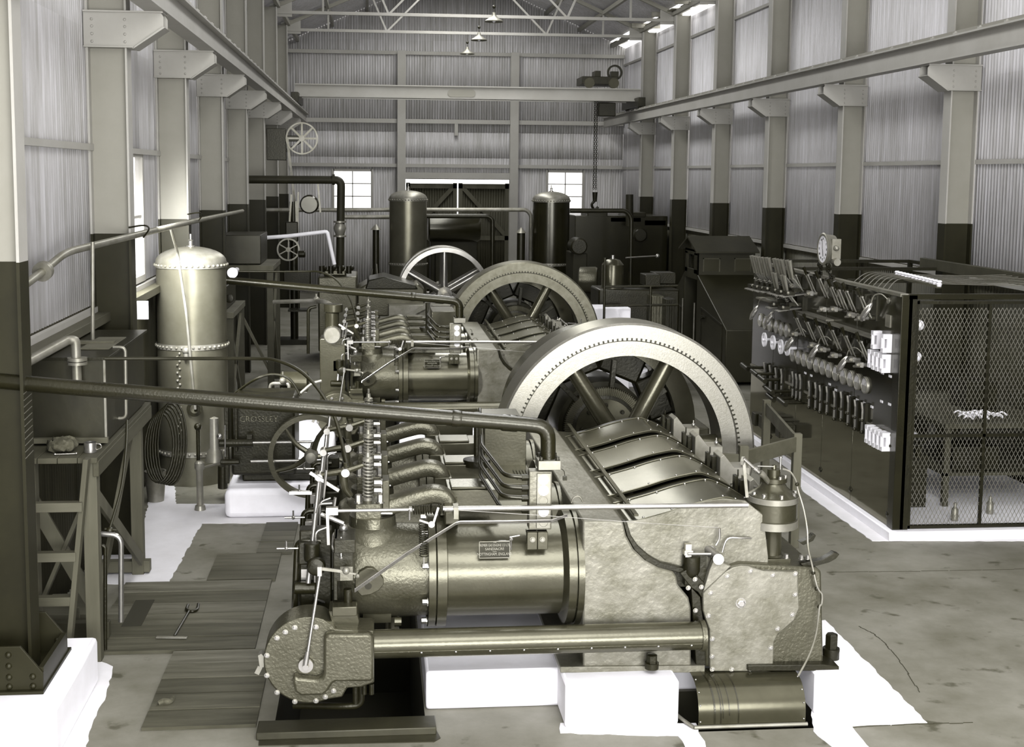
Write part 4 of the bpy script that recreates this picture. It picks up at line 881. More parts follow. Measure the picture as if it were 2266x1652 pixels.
# ------------------------------------------------------------------ column footing, shoe
s = MB(); s.box((-2.95, 7.55, 0), (-1.87, 8.75, .33)); tag(s.build('column_footing', WHITE, bev=.03), 'whitewashed concrete footing block under the nearest left column', 'footing')
sh = empty('column_shoe', (-2.3, 8.12, .33), 'riveted steel shoe with chamfered gussets at the foot of the nearest left column', 'bracket')
for i, yy in enumerate((7.80, 8.42)):
    pts = [(-2.7, .335), (-2.0, .335), (-2.0, .45), (-2.13, .62), (-2.7, .62)]
    s = MB(); s.prism(pts, yy, yy + .02); g = s.build('gusset_plate', DADO, sh, bev=.003)
    s = MB()
    for x in (-2.33, -2.2, -2.06):
        for z in (.37, .43): s.ball((x, yy, z), .02, 8)
    for z in (.5, .57): s.ball((-2.2, yy, z), .02, 8)
    s.build('rivets', DADO, g)
s = MB(); s.box((-2.7, 7.76, .332), (-1.99, 8.5, .35)); s.build('base_plate', DADO, sh)
s = MB(); s.box((-2.03, 7.82, .35), (-2.0, 8.42, .48)); s.build('end_angle', DADO, sh)
# tape marks on nearest column
s = MB()
for i in range(11):
    a = WX(33, 885 + i * 15, -2.115); b = WX(41, 880 + i * 15, -2.115); s.bar((-2.119, 8.02, a.z), (-2.119, 8.2, a.z + .012), .002, .004)
s.build('painted_scale_marks', DULLS, [o for o in bpy.data.objects if o.name == 'steel_column'][0], smooth=False)
# ------------------------------------------------------------------ timber staging, water tank, ladder
st = empty('timber_staging', (-2.2, 10.2, 0), 'cross braced timber staging against the left wall carrying the iron water tank', 'staging')
def post(x, y, z0, z1, w=.1): s = MB(); s.box((x - w/2, y - w/2, z0), (x + w/2, y + w/2, z1)); return s
for x, y in ((-1.98, 9.17), (-2.03, 11.2), (-2.40, 9.17), (-2.40, 11.2)): post(x, y, 0, 1.46).build('post', TIMB, st, bev=.004)
s = MB()
for i in range(4): s.box((-2.46 + i * .137, 9.08, 1.46), (-2.327 + i * .137, 11.3, 1.5))
s.build('deck', TIMBY, st, bev=.003)
s = MB(); s.box((-1.95, 9.1, 1.36), (-1.91, 11.3, 1.47)); s.build('deck_fascia', TIMBY, st, bev=.003)
for (a, b) in (((-2.42, 9.3, 1.15), (-2.0, 9.3, .35)), ((-2.05, 9.32, 1.15), (-2.42, 9.32, .3)), ((-1.97, 9.25, 1.2), (-1.99, 11.1, .15)), ((-2.05, 11.1, 1.3), (-2.1, 9.9, .2))):
    s = MB(); s.bar(a, b, .03, .1); s.build('brace', TIMB, st, bev=.003)
s = MB(); s.box((-2.35, 11.16, .02), (-1.93, 11.25, .12)); s.build('bottom_rail', TIMBX, st, bev=.003)
s = MB(); s.box((-2.42, 9.5, .04), (-1.95, 9.58, .16)); s.build('bottom_rail', TIMBD, st, bev=.003)
wt = empty('water_tank', (-2.2, 10.3, 1.5), 'stained sheet iron water tank on the timber staging', 'tank')
s = MB(); s.box((-2.46, 9.52, 1.52), (-1.94, 11.15, 2.13)); s.build('tank_body', TANKD, wt, bev=.004)
s = MB(); s.box((-2.47, 9.49, 2.13), (-1.91, 11.17, 2.15)); s.build('lid', DARK, wt, bev=.002)
s = MB(); s.box((-2.42, 10.2, 2.151), (-2.0, 10.28, 2.175)); s.box((-2.2, 9.9, 2.151), (-1.98, 10.6, 2.16)); s.build('lid_hatch', TIMB, wt, bev=.002)
s = MB(); s.box((-2.45, 9.48, 1.52), (-1.92, 9.52, 1.56)); s.build('batten', TIMBX, wt, bev=.002)
s = MB(); s.box((-1.945, 9.505, 1.53), (-1.93, 9.525, 2.13)); s.build('corner_angle', DULLS, wt)
ld = empty('step_ladder', (-2.2, 8.95, 0), 'short wooden ladder leaning on the front of the timber staging', 'ladder')
for (a, b) in (((W(192, 1014, 9.02)), (W(147, 1440, 8.95))), ((W(52, 1014, 9.02)), (W(50, 1440, 8.95)))):
    b = Vector((b.x, b.y, .0)); s = MB(); s.bar(a, b, .035, .09, up=(0, 1, 0)); s.build('stile', TIMB, ld, bev=.003)
for y, x in ((1122, 184), (1232, 170), (1330, 158)):
    a = W(46, y, 8.97); b = W(x, y - 2, 8.97); s = MB(); s.box((a.x, 8.93, a.z - .03), (b.x, 9.0, b.z + .035)); s.build('rung', TIMBX, ld, bev=.003)
s = MB(); a = W(88, 1100, 9.9); s.box((a.x, 9.7, a.z), (a.x + .42, 10.2, a.z + .14)); s.box((a.x + .28, 9.68, a.z - .02), (a.x + .32, 9.7, a.z + .2)); tag(s.build('wooden_box', TIMBX, bev=.004), 'small wooden box stored under the timber staging', 'box')
bpy.data.objects['wooden_box'].location.z = 0.0
# things lying on the staging
s = MB(); s.ball((0, 0, .05), .1, 24, .55); bm = s.bm
for v in bm.verts: v.co += Vector([random.uniform(-.012, .012) for _ in range(3)]); v.co.x *= 1.1
for v in bm.verts: v.co += Vector((-2.2, 9.3, 1.5 + .0))
for v in bm.verts: v.co.z = max(v.co.z, 1.503)
rag = s.build('cotton_waste', WOOL); tag(rag, 'heap of crumpled cotton waste on the staging deck in front of the water tank', 'cotton waste')
m_ = empty('tin_mug', (-2.0, 9.27, 1.502), 'small shiny tin mug on the staging deck beside the cotton waste', 'mug')
s = MB(); s.lathe((-2.0, 9.27, 1.502), (0, 0, 1), [(0, .045), (.07, .045), (.07, .041), (.005, .041), (.005, 0)], 24); s.build('mug_body', STEEL, m_)
s = MB(); s.tube([(-1.96, 9.27, 1.56), (-1.93, 9.27, 1.555), (-1.925, 9.27, 1.53), (-1.96, 9.27, 1.515)], .004, 6); s.build('handle', STEEL, m_)
s = MB(); s.cyl((-2.22, 9.16, 1.51), (-2.08, 9.18, 1.51), .005, seg=8); s.ball((-2.22, 9.16, 1.511), .009, 8); s.ball((-2.08, 9.18, 1.511), .009, 8); tag(s.build('oil_spindle', STEEL), 'thin bright steel spindle lying at the front edge of the staging deck', 'spindle')
# ------------------------------------------------------------------ pipes on the left
def P3(name, path, r, m, label, cat='pipe', fr=.08, group=None, extra=None):
    root = empty(name, path[0], label, cat, group); pipe(path, r, fr).build('pipe_run', m, root)
    if extra:
        s = MB(); extra(s); s.build('flange', m, root)
    return root
a = [W(-20, 845, 8.7), W(150, 752, 9.38), W(167, 752, 9.40), W(171, 860, 9.40)]
def fx(s):
    q = W(171, 800, 9.40); s.lathe(q, (0, 0, 1), [(-.02, .07), (0, .07), (.002, .05), (.006, .05), (.008, .07), (.03, .07)], 20)
    q = W(171, 862, 9.40); s.lathe(q, (0, 0, 1), [(-.01, .04), (.06, .04)], 16)
P3('overflow_pipe', a, .034, DULLS, 'pale pipe rising past the nearest column and bending down in front of the water tank', fr=.1, extra=fx)
a = [Vector((-2.42, 8.3, W(35, 655, 8.3).z - .12)), W(95, 600, 9.5), W(145, 558, 10.1), Vector((-2.06, 11.9, WX(320, 515, -2.06).z)), Vector((-2.06, 15.5, WX(420, 492, -2.06).z)), Vector((-2.06, 21.0, WX(535, 467, -2.06).z))]
def fx(s):
    q = W(95, 600, 9.5); d = (a[2] - a[1]); s.lathe(q, d, [(-.03, .07), (0, .07), (.001, .05), (.004, .05), (.005, .07), (.035, .07)], 20)
P3('wall_water_pipe', a, .03, DULLS, 'long light pipe sloping up and running along the left wall columns', fr=.2, extra=fx)
for nm, x0, y0 in (('second', -2.09, 11.73), ('third', -2.09, 15.38)):
    s = MB(); s.tube([(-2.13, y0 - .1, 2.95 + .05), (-2.0, y0 - .1, 3.02), (-1.99, y0 + .1, 2.98), (-2.05, y0 + .15, 2.9)], .008, 8); tag(s.build('pipe_hanger', DARK), 'thin iron pipe hanger hook on the %s left column' % nm, 'hanger', 'pipe hanger hooks')
P3('standpipe_rod', [W(205, 760, 10.4), W(205, 535, 10.4)], .016, DULLS, 'thin vertical rod standing on the water tank lid')
P3('receiver_feed_pipe', [WX(378, 505, -2.06), W(393, 560, 14.1), W(412, 690, 14.1), W(432, 905, 14.2)], .016, DULLS, 'thin slanting pipe crossing the front of the sunlit air receiver')
P3('tank_drain_pipe', [W(250, 768, 10.0), W(277, 768, 10.0), W(279, 925, 10.0), W(279, 925, 10.0) + Vector((-.1, 0, 0))], .013, DULLS, 'small pipe elbow running down the end of the water tank', fr=.05)
P3('polished_bend_pipe', [W(218, 1180, 9.35), W(268, 1184, 9.35), W(268, 1375, 9.35)], .02, STEEL, 'polished steel pipe bend beside the staging post', fr=.13)
P3('dark_floor_pipe', [W(218, 1205, 9.3), W(233, 1208, 9.3), W(233, 1450, 9.3)], .014, DARK, 'dark vertical pipe close to the staging post', fr=.03)
s = MB(); s.tube([W(281, 930, 10.2), W(279, 990, 10.0), W(268, 1080, 9.7), W(243, 1168, 9.4)], .010, 8); s.ball(W(243, 1174, 9.4), .03, 10); s.cyl(W(232, 1170, 9.4), W(258, 1172, 9.4), .01); tag(s.build('rubber_hose', RUBBER), 'black rubber hose hanging from the staging to the polished pipe bend', 'hose')
s = MB(); s.box((-2.1, 13.05, W(295, 705, 13.1).z), (-1.99, 13.07, W(295, 665, 13.1).z)); s.cyl(W(296, 665, 13.1), W(290, 655, 13.1), .003); tag(s.build('hanging_tag', PAPER), 'white paper tag hanging on the left wall below the bright window', 'tag')
bpy.data.objects['hanging_tag'].location.x = WX(296, 685, -2.42).x + .0
# coil of hose, bucket, barrel
hc = empty('coiled_hose', (-2.1, 12.7, .05), 'coil of rubber hose hanging beside the air receiver', 'hose')
for i in range(6):
    s = MB(); c = W(352 + i * 3, 990 - i * 2, 12.9); n = 22; rr = .33 + .015 * i
    s.tube([c + Vector((.14 * math.cos(2*PI*k/n) + i * .012, .1 * math.sin(2*PI*k/n), rr * math.sin(2*PI*k/n))) for k in range(n + 1)], .011, 8, sm=1); s.build('hose_loop', DARK, hc)
s = MB(); q = FL(345, 1108); s.lathe((q.x, q.y, 0), (0, 0, 1), [(0, .085), (.32, .11), (.33, .115), (.33, .1), (.02, .08), (.02, 0)], 28); tag(s.build('bucket', DULLS), 'battered metal bucket on the floor below the air receiver', 'bucket')
hy = empty('hydrant_stand', FL(443, 1128), 'rusty standpipe with valve rising from the floor beside the small engine', 'standpipe')
q = FL(443, 1128); s = MB(); s.lathe(q, (0, 0, 1), [(0, .06), (.05, .05), (.06, .035), (.42, .035), (.44, .05), (.5, .05), (.52, .03)], 20); s.build('riser', DULLS, hy)
s = MB(); s.cyl(q + Vector((0, 0, .44)), q + Vector((.22, .3, .44)), .012); s.lathe(q + Vector((.12, .3, .45)), (0, 0, 1), [(0, .1), (.1, .08), (.14, .05), (.46, .045), (.48, 0)], 20); s.build('strainer', DULLS, hy)
s = MB(); s.cyl(q + Vector((-.05, .3, .3)), q + Vector((-.05, .3, .8)), .02); s.ball(q + Vector((-.05, .3, .82)), .04, 10); s.build('stop_cock', DARK, hy)
# ------------------------------------------------------------------ small auxiliary engine
cx_ = empty('auxiliary_engine', (-1.1, 13, 0), 'small dark auxiliary engine with spoked flywheel between the receiver and the gas engine', 'engine')
a = W(512, 1052, 13.2); b = W(652, 885, 13.2)
s = MB(); s.box((a.x, 13.2, a.z), (b.x, 14.0, b.z)); s.build('engine_body', DARK, cx_, bev=.03)
s = MB(); s.box((a.x + .1, 13.3, .3), (b.x + .4, 13.9, a.z)); s.build('engine_base', DARK, cx_, bev=.02)
textobj('CROSSLEY', .085, W(573, 927, 13.18), (PI / 2, 0, 0), ENG, cx_, .004, 'raised_lettering', 1.0)
s = MB()
for x, y0, y1, w in ((498, 1070, 890, .03), (520, 1000, 900, .02), (545, 990, 962, .06)): s.box(W(x, y0, 13.0), W(x, y1, 13.0) + Vector((w, .08, 0)))
s.cyl(W(485, 980, 13.0), W(560, 980, 13.0), .04); s.cyl(W(488, 1022, 13.0), W(530, 1022, 13.0), .03); s.cyl(W(493, 1080, 13.05), W(493, 1030, 13.05), .05); s.build('valve_gear', DARK, cx_, bev=.006)
s = MB()
for y in (979, 1020): s.cyl(W(555, y, 12.98), W(690, y - 2, 12.98), .014, seg=10)
s.ball(W(486, 965, 12.95), .03, 10); s.cyl(W(498, 940, 12.95), W(498, 1010, 12.95), .008); s.build('side_rods', STEEL, cx_)
fc = W(688, 1010, 12.75); s = MB(); s.ring(fc, (0, 1, 0), .375, .425, .09, 64); fw = s.build('flywheel', ENG2, cx_)
for i in range(5):
    an = math.radians(72 * i + 60); d = Vector((math.cos(an), 0, math.sin(an))); nn = Vector((-d.z, 0, d.x))
    s = MB(); o = Vector((0, .045, 0)); s.tube([fc + o + d * .05, fc + o + d * .2 + nn * .03, fc + o + d * .38], lambda t: .03 - .01 * t, 8, sm=3); s.build('spoke', ENG2, fw)
s = MB(); s.lathe(fc, (0, 1, 0), [(-.06, 0), (-.05, .05), (0, .07), (.12, .07), (.12, 0)], 20); s.build('hub', DULLS, fw)
s = MB(); s.cyl(fc, fc + Vector((0, .6, 0)), .03); s.build('axle', STEEL, cx_)
s = MB(); a = FL(500, 1140); s.box((a.x, 12.95, 0), (a.x + 1.0, 14.2, .3)); tag(s.build('engine_plinth', WHITE, bev=.06), 'whitewashed plinth under the small auxiliary engine', 'plinth', 'whitewashed machine plinths')
wp = empty('water_pump', W(640, 870, 14.6) * 1, 'small pump with bent copper pipes behind the auxiliary engine', 'pump')
s = MB(); c = W(640, 845, 14.6); s.lathe(c + Vector((-.1, 0, 0)), (1, 0, 0), [(0, .1), (.02, .12), (.3, .12), (.32, .08)], 24); s.cyl(c, (c.x, c.y, 0), .07); s.build('pump_body', ENG2, wp)
s = MB(); s.tube(fillet([W(598, 870, 14.5), W(598, 848, 14.5), W(640, 848, 14.4), W(640, 870, 14.4)], .1), .02, 10, sm=1); s.ball(W(626, 842, 14.4), .04, 10); s.cyl(W(626, 842, 14.4), W(626, 822, 14.4), .01); s.tube(fillet([W(665, 870, 14.4), W(690, 848, 14.4), W(712, 842, 14.4)], .1), .018, 8, sm=1); s.build('bent_pipe', DULLS, wp)
s = MB(); s.tube([W(520, 870, 14), W(560, 842, 13.6), W(600, 828, 13.6), W(640, 838, 13.6), W(665, 875, 13.6)], .014, 8); tag(s.build('flexible_pipe', RUBBER), 'arched black flexible pipe above the auxiliary engine', 'pipe')
s = MB(); s.box((-1.62, 15.4, 0), (-.45, 17.2, .32)); tag(s.build('white_floor_block', WHITE, bev=.04), 'long whitewashed block on the floor left of the second gas engine', 'plinth', 'whitewashed machine plinths')
# air pump at the left of the second engine
ap = empty('air_pump', W(735, 780, 16.3), 'small air pump with round polished cover left of the second gas engine', 'pump')
c = W(735, 742, 16.1); s = MB(); s.lathe(c, (0, 1, 0), [(-.01, 0), (-.01, .095), (0, .105), (.12, .11), (.2, .11)], 28); s.build('round_cover', DULLS, ap)
s = MB(); s.cyl(W(735, 730, 16.3), W(735, 690, 16.3), .09); s.cyl(W(738, 690, 16.3), W(738, 672, 16.3), .12); s.box((c.x - .16, 16.2, .3), (c.x + .16, 16.6, c.z - .05)); s.build('pump_body', ENG2, ap, bev=.01)
s = MB(); s.tube(fillet([W(605, 668, 17.2), W(700, 665, 17.0), W(722, 668, 16.6), W(736, 676, 16.4)], .1), .028, 10, sm=1); s.ball(W(700, 664, 17), .05, 10); s.cyl(W(700, 664, 17), W(700, 650, 17), .015); tag(s.build('white_air_pipe', DULLS), 'pale horizontal pipe with a hand valve leading to the small air pump', 'pipe')
P3('bent_standpipe', [W(700, 678, 16.9), W(682, 682, 16.9), W(682, 782, 16.9)], .02, DARK, 'dark pipe bent down to the floor left of the small air pump', fr=.08)
# second and third timber trestles with boxes
for i, (x0, y0, zt, h, w, lb) in enumerate(((-2.35, 17.0, 1.6, .5, .5, 'second timber trestle tank stand along the left wall'), (-2.35, 20.6, 1.95, .5, .75, 'tall timber trestle tank stand farther along the left wall'))):
    t = empty('timber_trestle', (x0 + w / 2, y0 + .6, 0), lb, 'trestle', 'timber trestles along the left wall')
    for dx in (0, w):
        for dy in (0, 1.4): post(x0 + dx, y0 + dy, 0, zt, .1).build('post', TIMBD, t, bev=.004)
    for a, b in (((x0 + w, y0, zt - .1), (x0 + w, y0 + 1.4, .3)), ((x0 + w, y0 + 1.4, zt - .1), (x0 + w, y0, .3)), ((x0, y0, zt - .1), (x0 + w, y0, .3))):
        s = MB(); s.bar(a, b, .04, .09); s.build('brace', TIMB, t, bev=.003)
    s = MB(); s.box((x0 - .05, y0 - .1, zt), (x0 + w + .06, y0 + 1.5, zt + .08)); s.build('deck', TIMB, t, bev=.004)
s = MB(); s.box((-2.38, 20.7, 2.04), (-1.75, 22.0, 2.5)); tag(s.build('small_iron_tank', TANKD, bev=.01), 'small dark iron tank standing on the tall far trestle', 'tank')
s = MB(); s.box((-2.36, 17.1, 1.69), (-1.9, 18.3, 2.0)); s.lathe((-1.85, 17.02, 1.85), (0, -1, 0), [(0, .05), (.02, .06), (.03, 0)], 20); tag(s.build('valve_box', DARK, bev=.01), 'dark valve box with white dial on the second trestle', 'valve box')
c = W(515, 603, 16.2); s = MB(); s.lathe(c, (0, -1, 0), [(0, .065), (.03, .065), (.03, .05), (.035, 0)], 24); s.cyl(c, c + Vector((0, .5, 0)), .03); tag(s.build('pressure_dial', PORC), 'round white pressure dial at the left end of the second air main', 'gauge')
# ------------------------------------------------------------------ timber floor boards, hatch, loose things
def boards(poly, n, label, z=.028):
    pts = [FL(x, y) for x, y in poly]; xs = (pts[0].x + pts[3].x) / 2, (pts[1].x + pts[2].x) / 2; y0, y1 = pts[0].y, pts[3].y
    s = MB(); 
    for i in range(n):
        a0, a1 = y0 + (y1 - y0) * i / n, y0 + (y1 - y0) * (i + 1) / n
        s.box((xs[0] + random.uniform(-.006, .006), a0 + .006, 0.001), (xs[1], a1 - .006, z + random.uniform(-.004, .004)))
    s.box((xs[0] + .01, y0 + .008, .001), (xs[1] - .01, y1 - .008, .008))
    o = s.build('timber_floor_panel', BOARDS + [PIT], smooth=False)
    for i, f in enumerate(o.data.polygons): f.material_index = 4 if i // 6 == n else random.Random(i // 6 + n).randrange(4)
    return tag(o, label, 'floor boards', 'timber floor panels')
BOARDS = [mat('worn_floor_board_%d' % i, a, .55, 0, .6, 10, .7, 3.2, stretch=(.3, 3.0, 1)) for i, a in enumerate((.06, .085, .05, .11))]
boards([(313, 1618), (585, 1605), (585, 1450), (383, 1448)], 5, 'timber floor panel nearest the camera, left of the round timing case')
boards([(225, 1450), (583, 1441), (583, 1296), (245, 1296)], 6, 'wide timber floor panel beside the staging post')
boards([(455, 1290), (610, 1290), (620, 1232), (485, 1230)], 2, 'narrow timber floor panel left of the gas valves')
boards([(572, 1228), (650, 1228), (655, 1162), (585, 1160)], 3, 'small far timber floor panel near the small auxiliary engine')
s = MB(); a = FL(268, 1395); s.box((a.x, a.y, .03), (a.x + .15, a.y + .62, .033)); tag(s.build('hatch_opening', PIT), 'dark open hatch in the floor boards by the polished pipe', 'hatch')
tt = empty('tee_spanner', FL(380, 1408, .03), 'long T handled fork spanner lying on the floor boards', 'spanner')
s = MB(); s.bar(FL(346, 1409, .036), FL(414, 1410, .036), .03, .012); s.build('cross_handle', DULLS, tt, bev=.002)
s = MB(); s.cyl(FL(386, 1407, .038), FL(418, 1352, .038), .011, seg=8); s.build('shaft', DARK, tt)
s = MB(); s.tube([FL(416, 1338, .038), FL(413, 1348, .038), FL(424, 1352, .038), FL(436, 1348, .038), FL(439, 1336, .038)], .012, 8); s.build('fork', DARK, tt)
s = MB(); s.tube([FL(351, 1556, .035), FL(362, 1551, .045), FL(376, 1551, .04), (FL(384, 1543, .035))], lambda t: .022 - .012 * abs(t - .4), 8); tag(s.build('leather_scrap', WOOL), 'small dark curled leather scrap lying on the nearest floor boards', 'scrap')
s = MB(); a = FL(574, 1603); b = FL(962, 1592); s.box((a.x, 7.74, .002), (b.x, 7.925, .05)); tag(s.build('oil_soaked_beam', OILF, bev=.006), 'oil soaked timber beam on the floor in front of the engine pit', 'beam')
s = MB(); s.prism(G((572, 1650), (960, 1642), (975, 1633), (958, 1602), (576, 1612)), .0, .005, 'z'); tag(s.build('oil_stain_board', OILF), 'black oily board on the floor below the round timing case', 'board')
# bedplate under the timing case
# drip guard
dg = empty('drip_guard', (2.3, 7.9, 0), 'curved sheet metal drip guard with oil runs under the right end of the nearest engine', 'guard')
x0, x1 = FL(1545, 1612).x, FL(1790, 1615).x
xa = x0
prof = [(7.70, .02), (7.70, .10), (7.715, .16), (7.745, .21), (7.80, .255), (7.88, .275), (8.0, .28)]
P = smooth([Vector((0, y, z)) for y, z in prof], 5)
s = MB(); s.prism([(p.y, p.z) for p in P] + [(p.y + .004, p.z - .004) for p in P][::-1], xa, x1, 'x'); sh_ = s.build('curved_sheet', DULLG, dg) if 'DULLG' in globals() else s.build('curved_sheet', COVER, dg)
s = MB()
for x, w, zl in ((xa + .105, .012, .03), (xa + .145, .009, .03), (xa + .16, .006, .06), (xa + .2, .006, .08), (xa + .26, .009, .03)):
    for p, q in zip(P, P[1:]):
        if p.z > zl: s.bar((x + (p.y - 7.7) * -.15, p.y - .002, p.z), (x + (q.y - 7.7) * -.15, q.y - .002, q.z), w, .001, up=(0, -1, 1))
s.build('oil_runs', BLACK, sh_)
s = MB(); s.cyl((xa - .03, 7.69, .015), (x1 + .01, 7.69, .015), .013); s.tube([(xa - .03, 7.69, .015), (xa - .1, 7.85, .03), (xa - .12, 8.05, .03)], .012, 8); s.build('tray_rim', DULLS, dg)
s = MB()
for xx in (xa + .012, x1 - .012):
    for p in P[2::7]: s.ball((xx, p.y - .001, p.z), .006, 6)
s.build('edge_rivets', STEEL, sh_)
# ------------------------------------------------------------------ guard rail round the flywheel pit
gr = empty('guard_rail', (3.9, 12, 0), 'low wooden guard rail round the right side of the bright flywheel pit', 'guard rail')
gp = [(3.72, 11.25), (4.13, 11.9), (3.78, 12.4), (4.2, 13.4)]
A = Vector((W(1645, 1000, 11.0).x, 11.0, 0)); B = Vector((W(1763, 1000, 11.6).x, 11.6, 0)); C_ = Vector((W(1695, 950, 13.4).x, 13.4, 0)); D = Vector((W(1640, 950, 13.0).x, 13.0, 0))
def up(v, z): return Vector((v.x, v.y, z))
for v, z in ((A, 1.12), (B, 1.1), (C_, 1.1)):
    s = MB(); s.box((v.x - .04, v.y - .035, 0), (v.x + .04, v.y + .035, z)); s.build('post', TIMB, gr, bev=.004)
for a, b in ((A, B), (B, C_)):
    s = MB(); s.bar(up(a, 1.0), up(b, 1.0), .03, .14); s.build('rail', TIMBX, gr, bev=.004)
s = MB(); s.bar(up(A, .98), up(A, .98) + Vector((-.33, .1, 0)), .03, .12); s.build('rail', TIMBX, gr, bev=.004)
# ------------------------------------------------------------------ switchboard
XB = 5.04; ZB0, ZT = .10, 2.37
s = MB(); s.box((4.98, 11.72, 0), (7.3, 16.9, .095)); tag(s.build('switchboard_plinth', WHITE, bev=.01), 'low whitewashed plinth under the switchboard and its mesh enclosure', 'plinth', 'whitewashed machine plinths')
sb = empty('switchboard', (5.2, 14.2, .096), 'long black electrical switchboard with rows of round meters and knife switches', 'switchboard')
YS = [11.92, 12.92, 13.84, 14.76, 15.68, 16.6]
for y0, y1 in zip(YS, YS[1:]):
    s = MB(); s.box((XB, y0 + .004, 1.02), (XB + .04, y1 - .004, ZT)); s.build('upper_slate_panel', SLATE, sb, bev=.003)
    s = MB(); s.box((XB, y0 + .004, ZB0), (XB + .04, y1 - .004, 1.0)); s.build('lower_panel', LOWP, sb, bev=.003) if 'LOWP' in globals() else s.build('lower_panel', SLATE, sb, bev=.003)
    s = MB()
    for z in (.22, .9): s.lathe((XB, y0, z), (-1, 0, 0), [(0, .03), (.008, .03), (.012, .012), (.02, .012)], 16)
    s.build('panel_bolt', DARK, sb)
s = MB(); s.box((XB - .01, 11.78, ZB0), (XB + .1, 11.92, ZT + .02)); s.build('corner_post', BLACK, sb, bev=.004)
s = MB(); s.box((XB - .02, 11.8, ZT), (XB + .06, 16.62, ZT + .03)); s.build('top_angle', DULLS, sb)
s = MB(); s.box((XB - .09, 13.6, 1.93), (XB, 16.2, 1.95)); s.box((XB - .10, 12.3, 1.905), (XB, 14.5, 1.925)); s.build('canopy_shelf', DULLS, sb)
s = MB(); s.box((XB - .015, 11.92, .995), (XB + .01, 16.6, 1.02)); s.build('joint_strip', DULLS, sb)
BP = lambda x, y, X=XB: WX(1566 + x / 3.147, 500 + y / 3.147, X)
def inst(meshes, p, parent, name):
    """linked copies of a small fitting: first mesh is the part, the rest its sub-parts"""
    off = root_of(parent).location; top = None
    for nm, me in meshes:
        o = bpy.data.objects.new(nm, me); COL.objects.link(o)
        if top is None: o.parent = parent; o.location = Vector(p) - off; top = o
        else: o.parent = top
    return top
def proto(nm, s, m, smooth=True):
    bmesh.ops.recalc_face_normals(s.bm, faces=s.bm.faces[:]); me = bpy.data.meshes.new(nm); s.bm.to_mesh(me); s.bm.free(); me.materials.append(m)
    if smooth: me.shade_smooth(); me.set_sharp_from_angle(angle=.6)
    return (nm, me)
DIAL = mat('meter_dial', .66, .18, 0, spec=.8)
g_case = proto('meter', MB().lathe((0, 0, 0), (-1, 0, 0), [(0, .088), (.022, .088), (.028, .084), (.028, .077), (.020, .075), (.020, 0)], 28), DULLS)
s = MB(); s.lathe((-.021, 0, 0), (-1, 0, 0), [(0, .073), (.001, .073), (.001, 0)], 28); g_dial = proto('dial', s, DIAL)
s = MB(); s.prism([(-.07, -.005), (-.05, -.05), (0, -.07), (.05, -.05), (.07, -.005), (0, .0)], -.0238, -.0225, 'x'); s.bar((-.024, 0, -.03), (-.024, -.04, .035), .003); g_scale = proto('scale_window', s, mat('dial_lower_card', .3, .5))  # darker card across the lower half of the dial, with its pointer
for x, y in ((362,655),(395,675),(428,690),(473,700),(508,718),(545,727),(588,895),(627,912),(666,928),(706,945),(752,967),(795,983),(838,1002),(886,1023),(938,1047),(988,1062),(1036,1085),(1088,1107)):
    inst([g_case, g_dial, g_scale], BP(x, y, XB - .025) + Vector((.025, 0, 0)), sb, 'meter')
# knife switches: base block, two jaws with blades, handle
def knife():
    s = MB(); s.box((-.02, -.07, -.14), (0, .07, .14)); 
    for z in (-.11, .09):
        for y in (-.045, .045): s.box((-.07, y - .012, z - .015), (-.02, y + .012, z + .015))
    b = proto('knife_switch', s, DARK, False)
    s = MB()
    for y in (-.045, .045): s.bar((-.06, y, -.11), (-.16, y * .9, .1), .008, .03, up=(0, 1, 0))
    s.cyl((-.16, -.06, .1), (-.16, .06, .1), .01, seg=8); bl = proto('blades', s, BRASS)
    s = MB(); s.cyl((-.16, 0, .1), (-.2, 0, .19), .014, .02, seg=10); h = proto('switch_handle', s, BLACK)
    return [b, bl, h]
KN = knife()
for x, y in ((650,400),(735,400),(820,430),(905,490),(955,510),(1010,520),(1115,560),(660,700),(735,730),(815,760),(910,790),(1005,830),(1110,870)):
    inst(KN, BP(x, y, XB - .08) + Vector((.08, 0, 0)), sb, 'knife')
def breaker():
    s = MB(); s.box((-.06, -.1, -.12), (0, .1, .12)); s.box((-.2, -.05, -.06), (-.06, .05, -.02)); s.box((-.3, -.07, -.1), (-.2, .07, -.06)); b = proto('circuit_breaker', s, DARK, False)
    s = MB()
    for y in (-.06, 0, .06): s.bar((-.1, y, -.05), (-.22, y, .1), .012, .02, up=(0, 1, 0)); s.cyl((-.05, y, -.08), (-.34, y, -.12), .009, seg=8)
    a = proto('contact_arms', s, BRASS)
    s = MB()
    for y in (-.05, .05): s.cyl((-.22, y, .08), (-.27, y, .30), .014, .027, seg=10)
    h = proto('breaker_handles', s, DULLS)
    s = MB(); s.spring((-.12, .08, -.1), (-.2, .08, .02), .02, .005, 6); s.ball((-.28, -.08, -.07), .02, 8); c = proto('blow_out_coil', s, DULLS)
    return [b, a, h, c]
BR = breaker()
for x, y in ((345,372),(378,380),(415,388),(450,392),(505,402),(545,412),(595,420),(560,520),(495,500)):
    inst(BR, BP(x, y, XB - .2) + Vector((.2, 0, 0)), sb, 'breaker')
s = MB()
for x, y in ((640,420),(760,470),(850,580),(930,580),(1050,620),(1120,640),(650,750),(780,830),(850,860),(930,900),(1060,930),(1110,965)):
    p = BP(x, y, XB - .05); s.cyl(p, p + Vector((-.12, 0, 0)), .02, seg=10); s.box(p + Vector((-.1, -.06, -.02)), p + Vector((-.06, .06, .03))); s.cyl(p + Vector((-.1, -.1, 0)), p + Vector((-.1, .1, -.03)), .012, seg=8)
tag(s.build('terminal_lugs', BRASS, sb), kind='stuff')
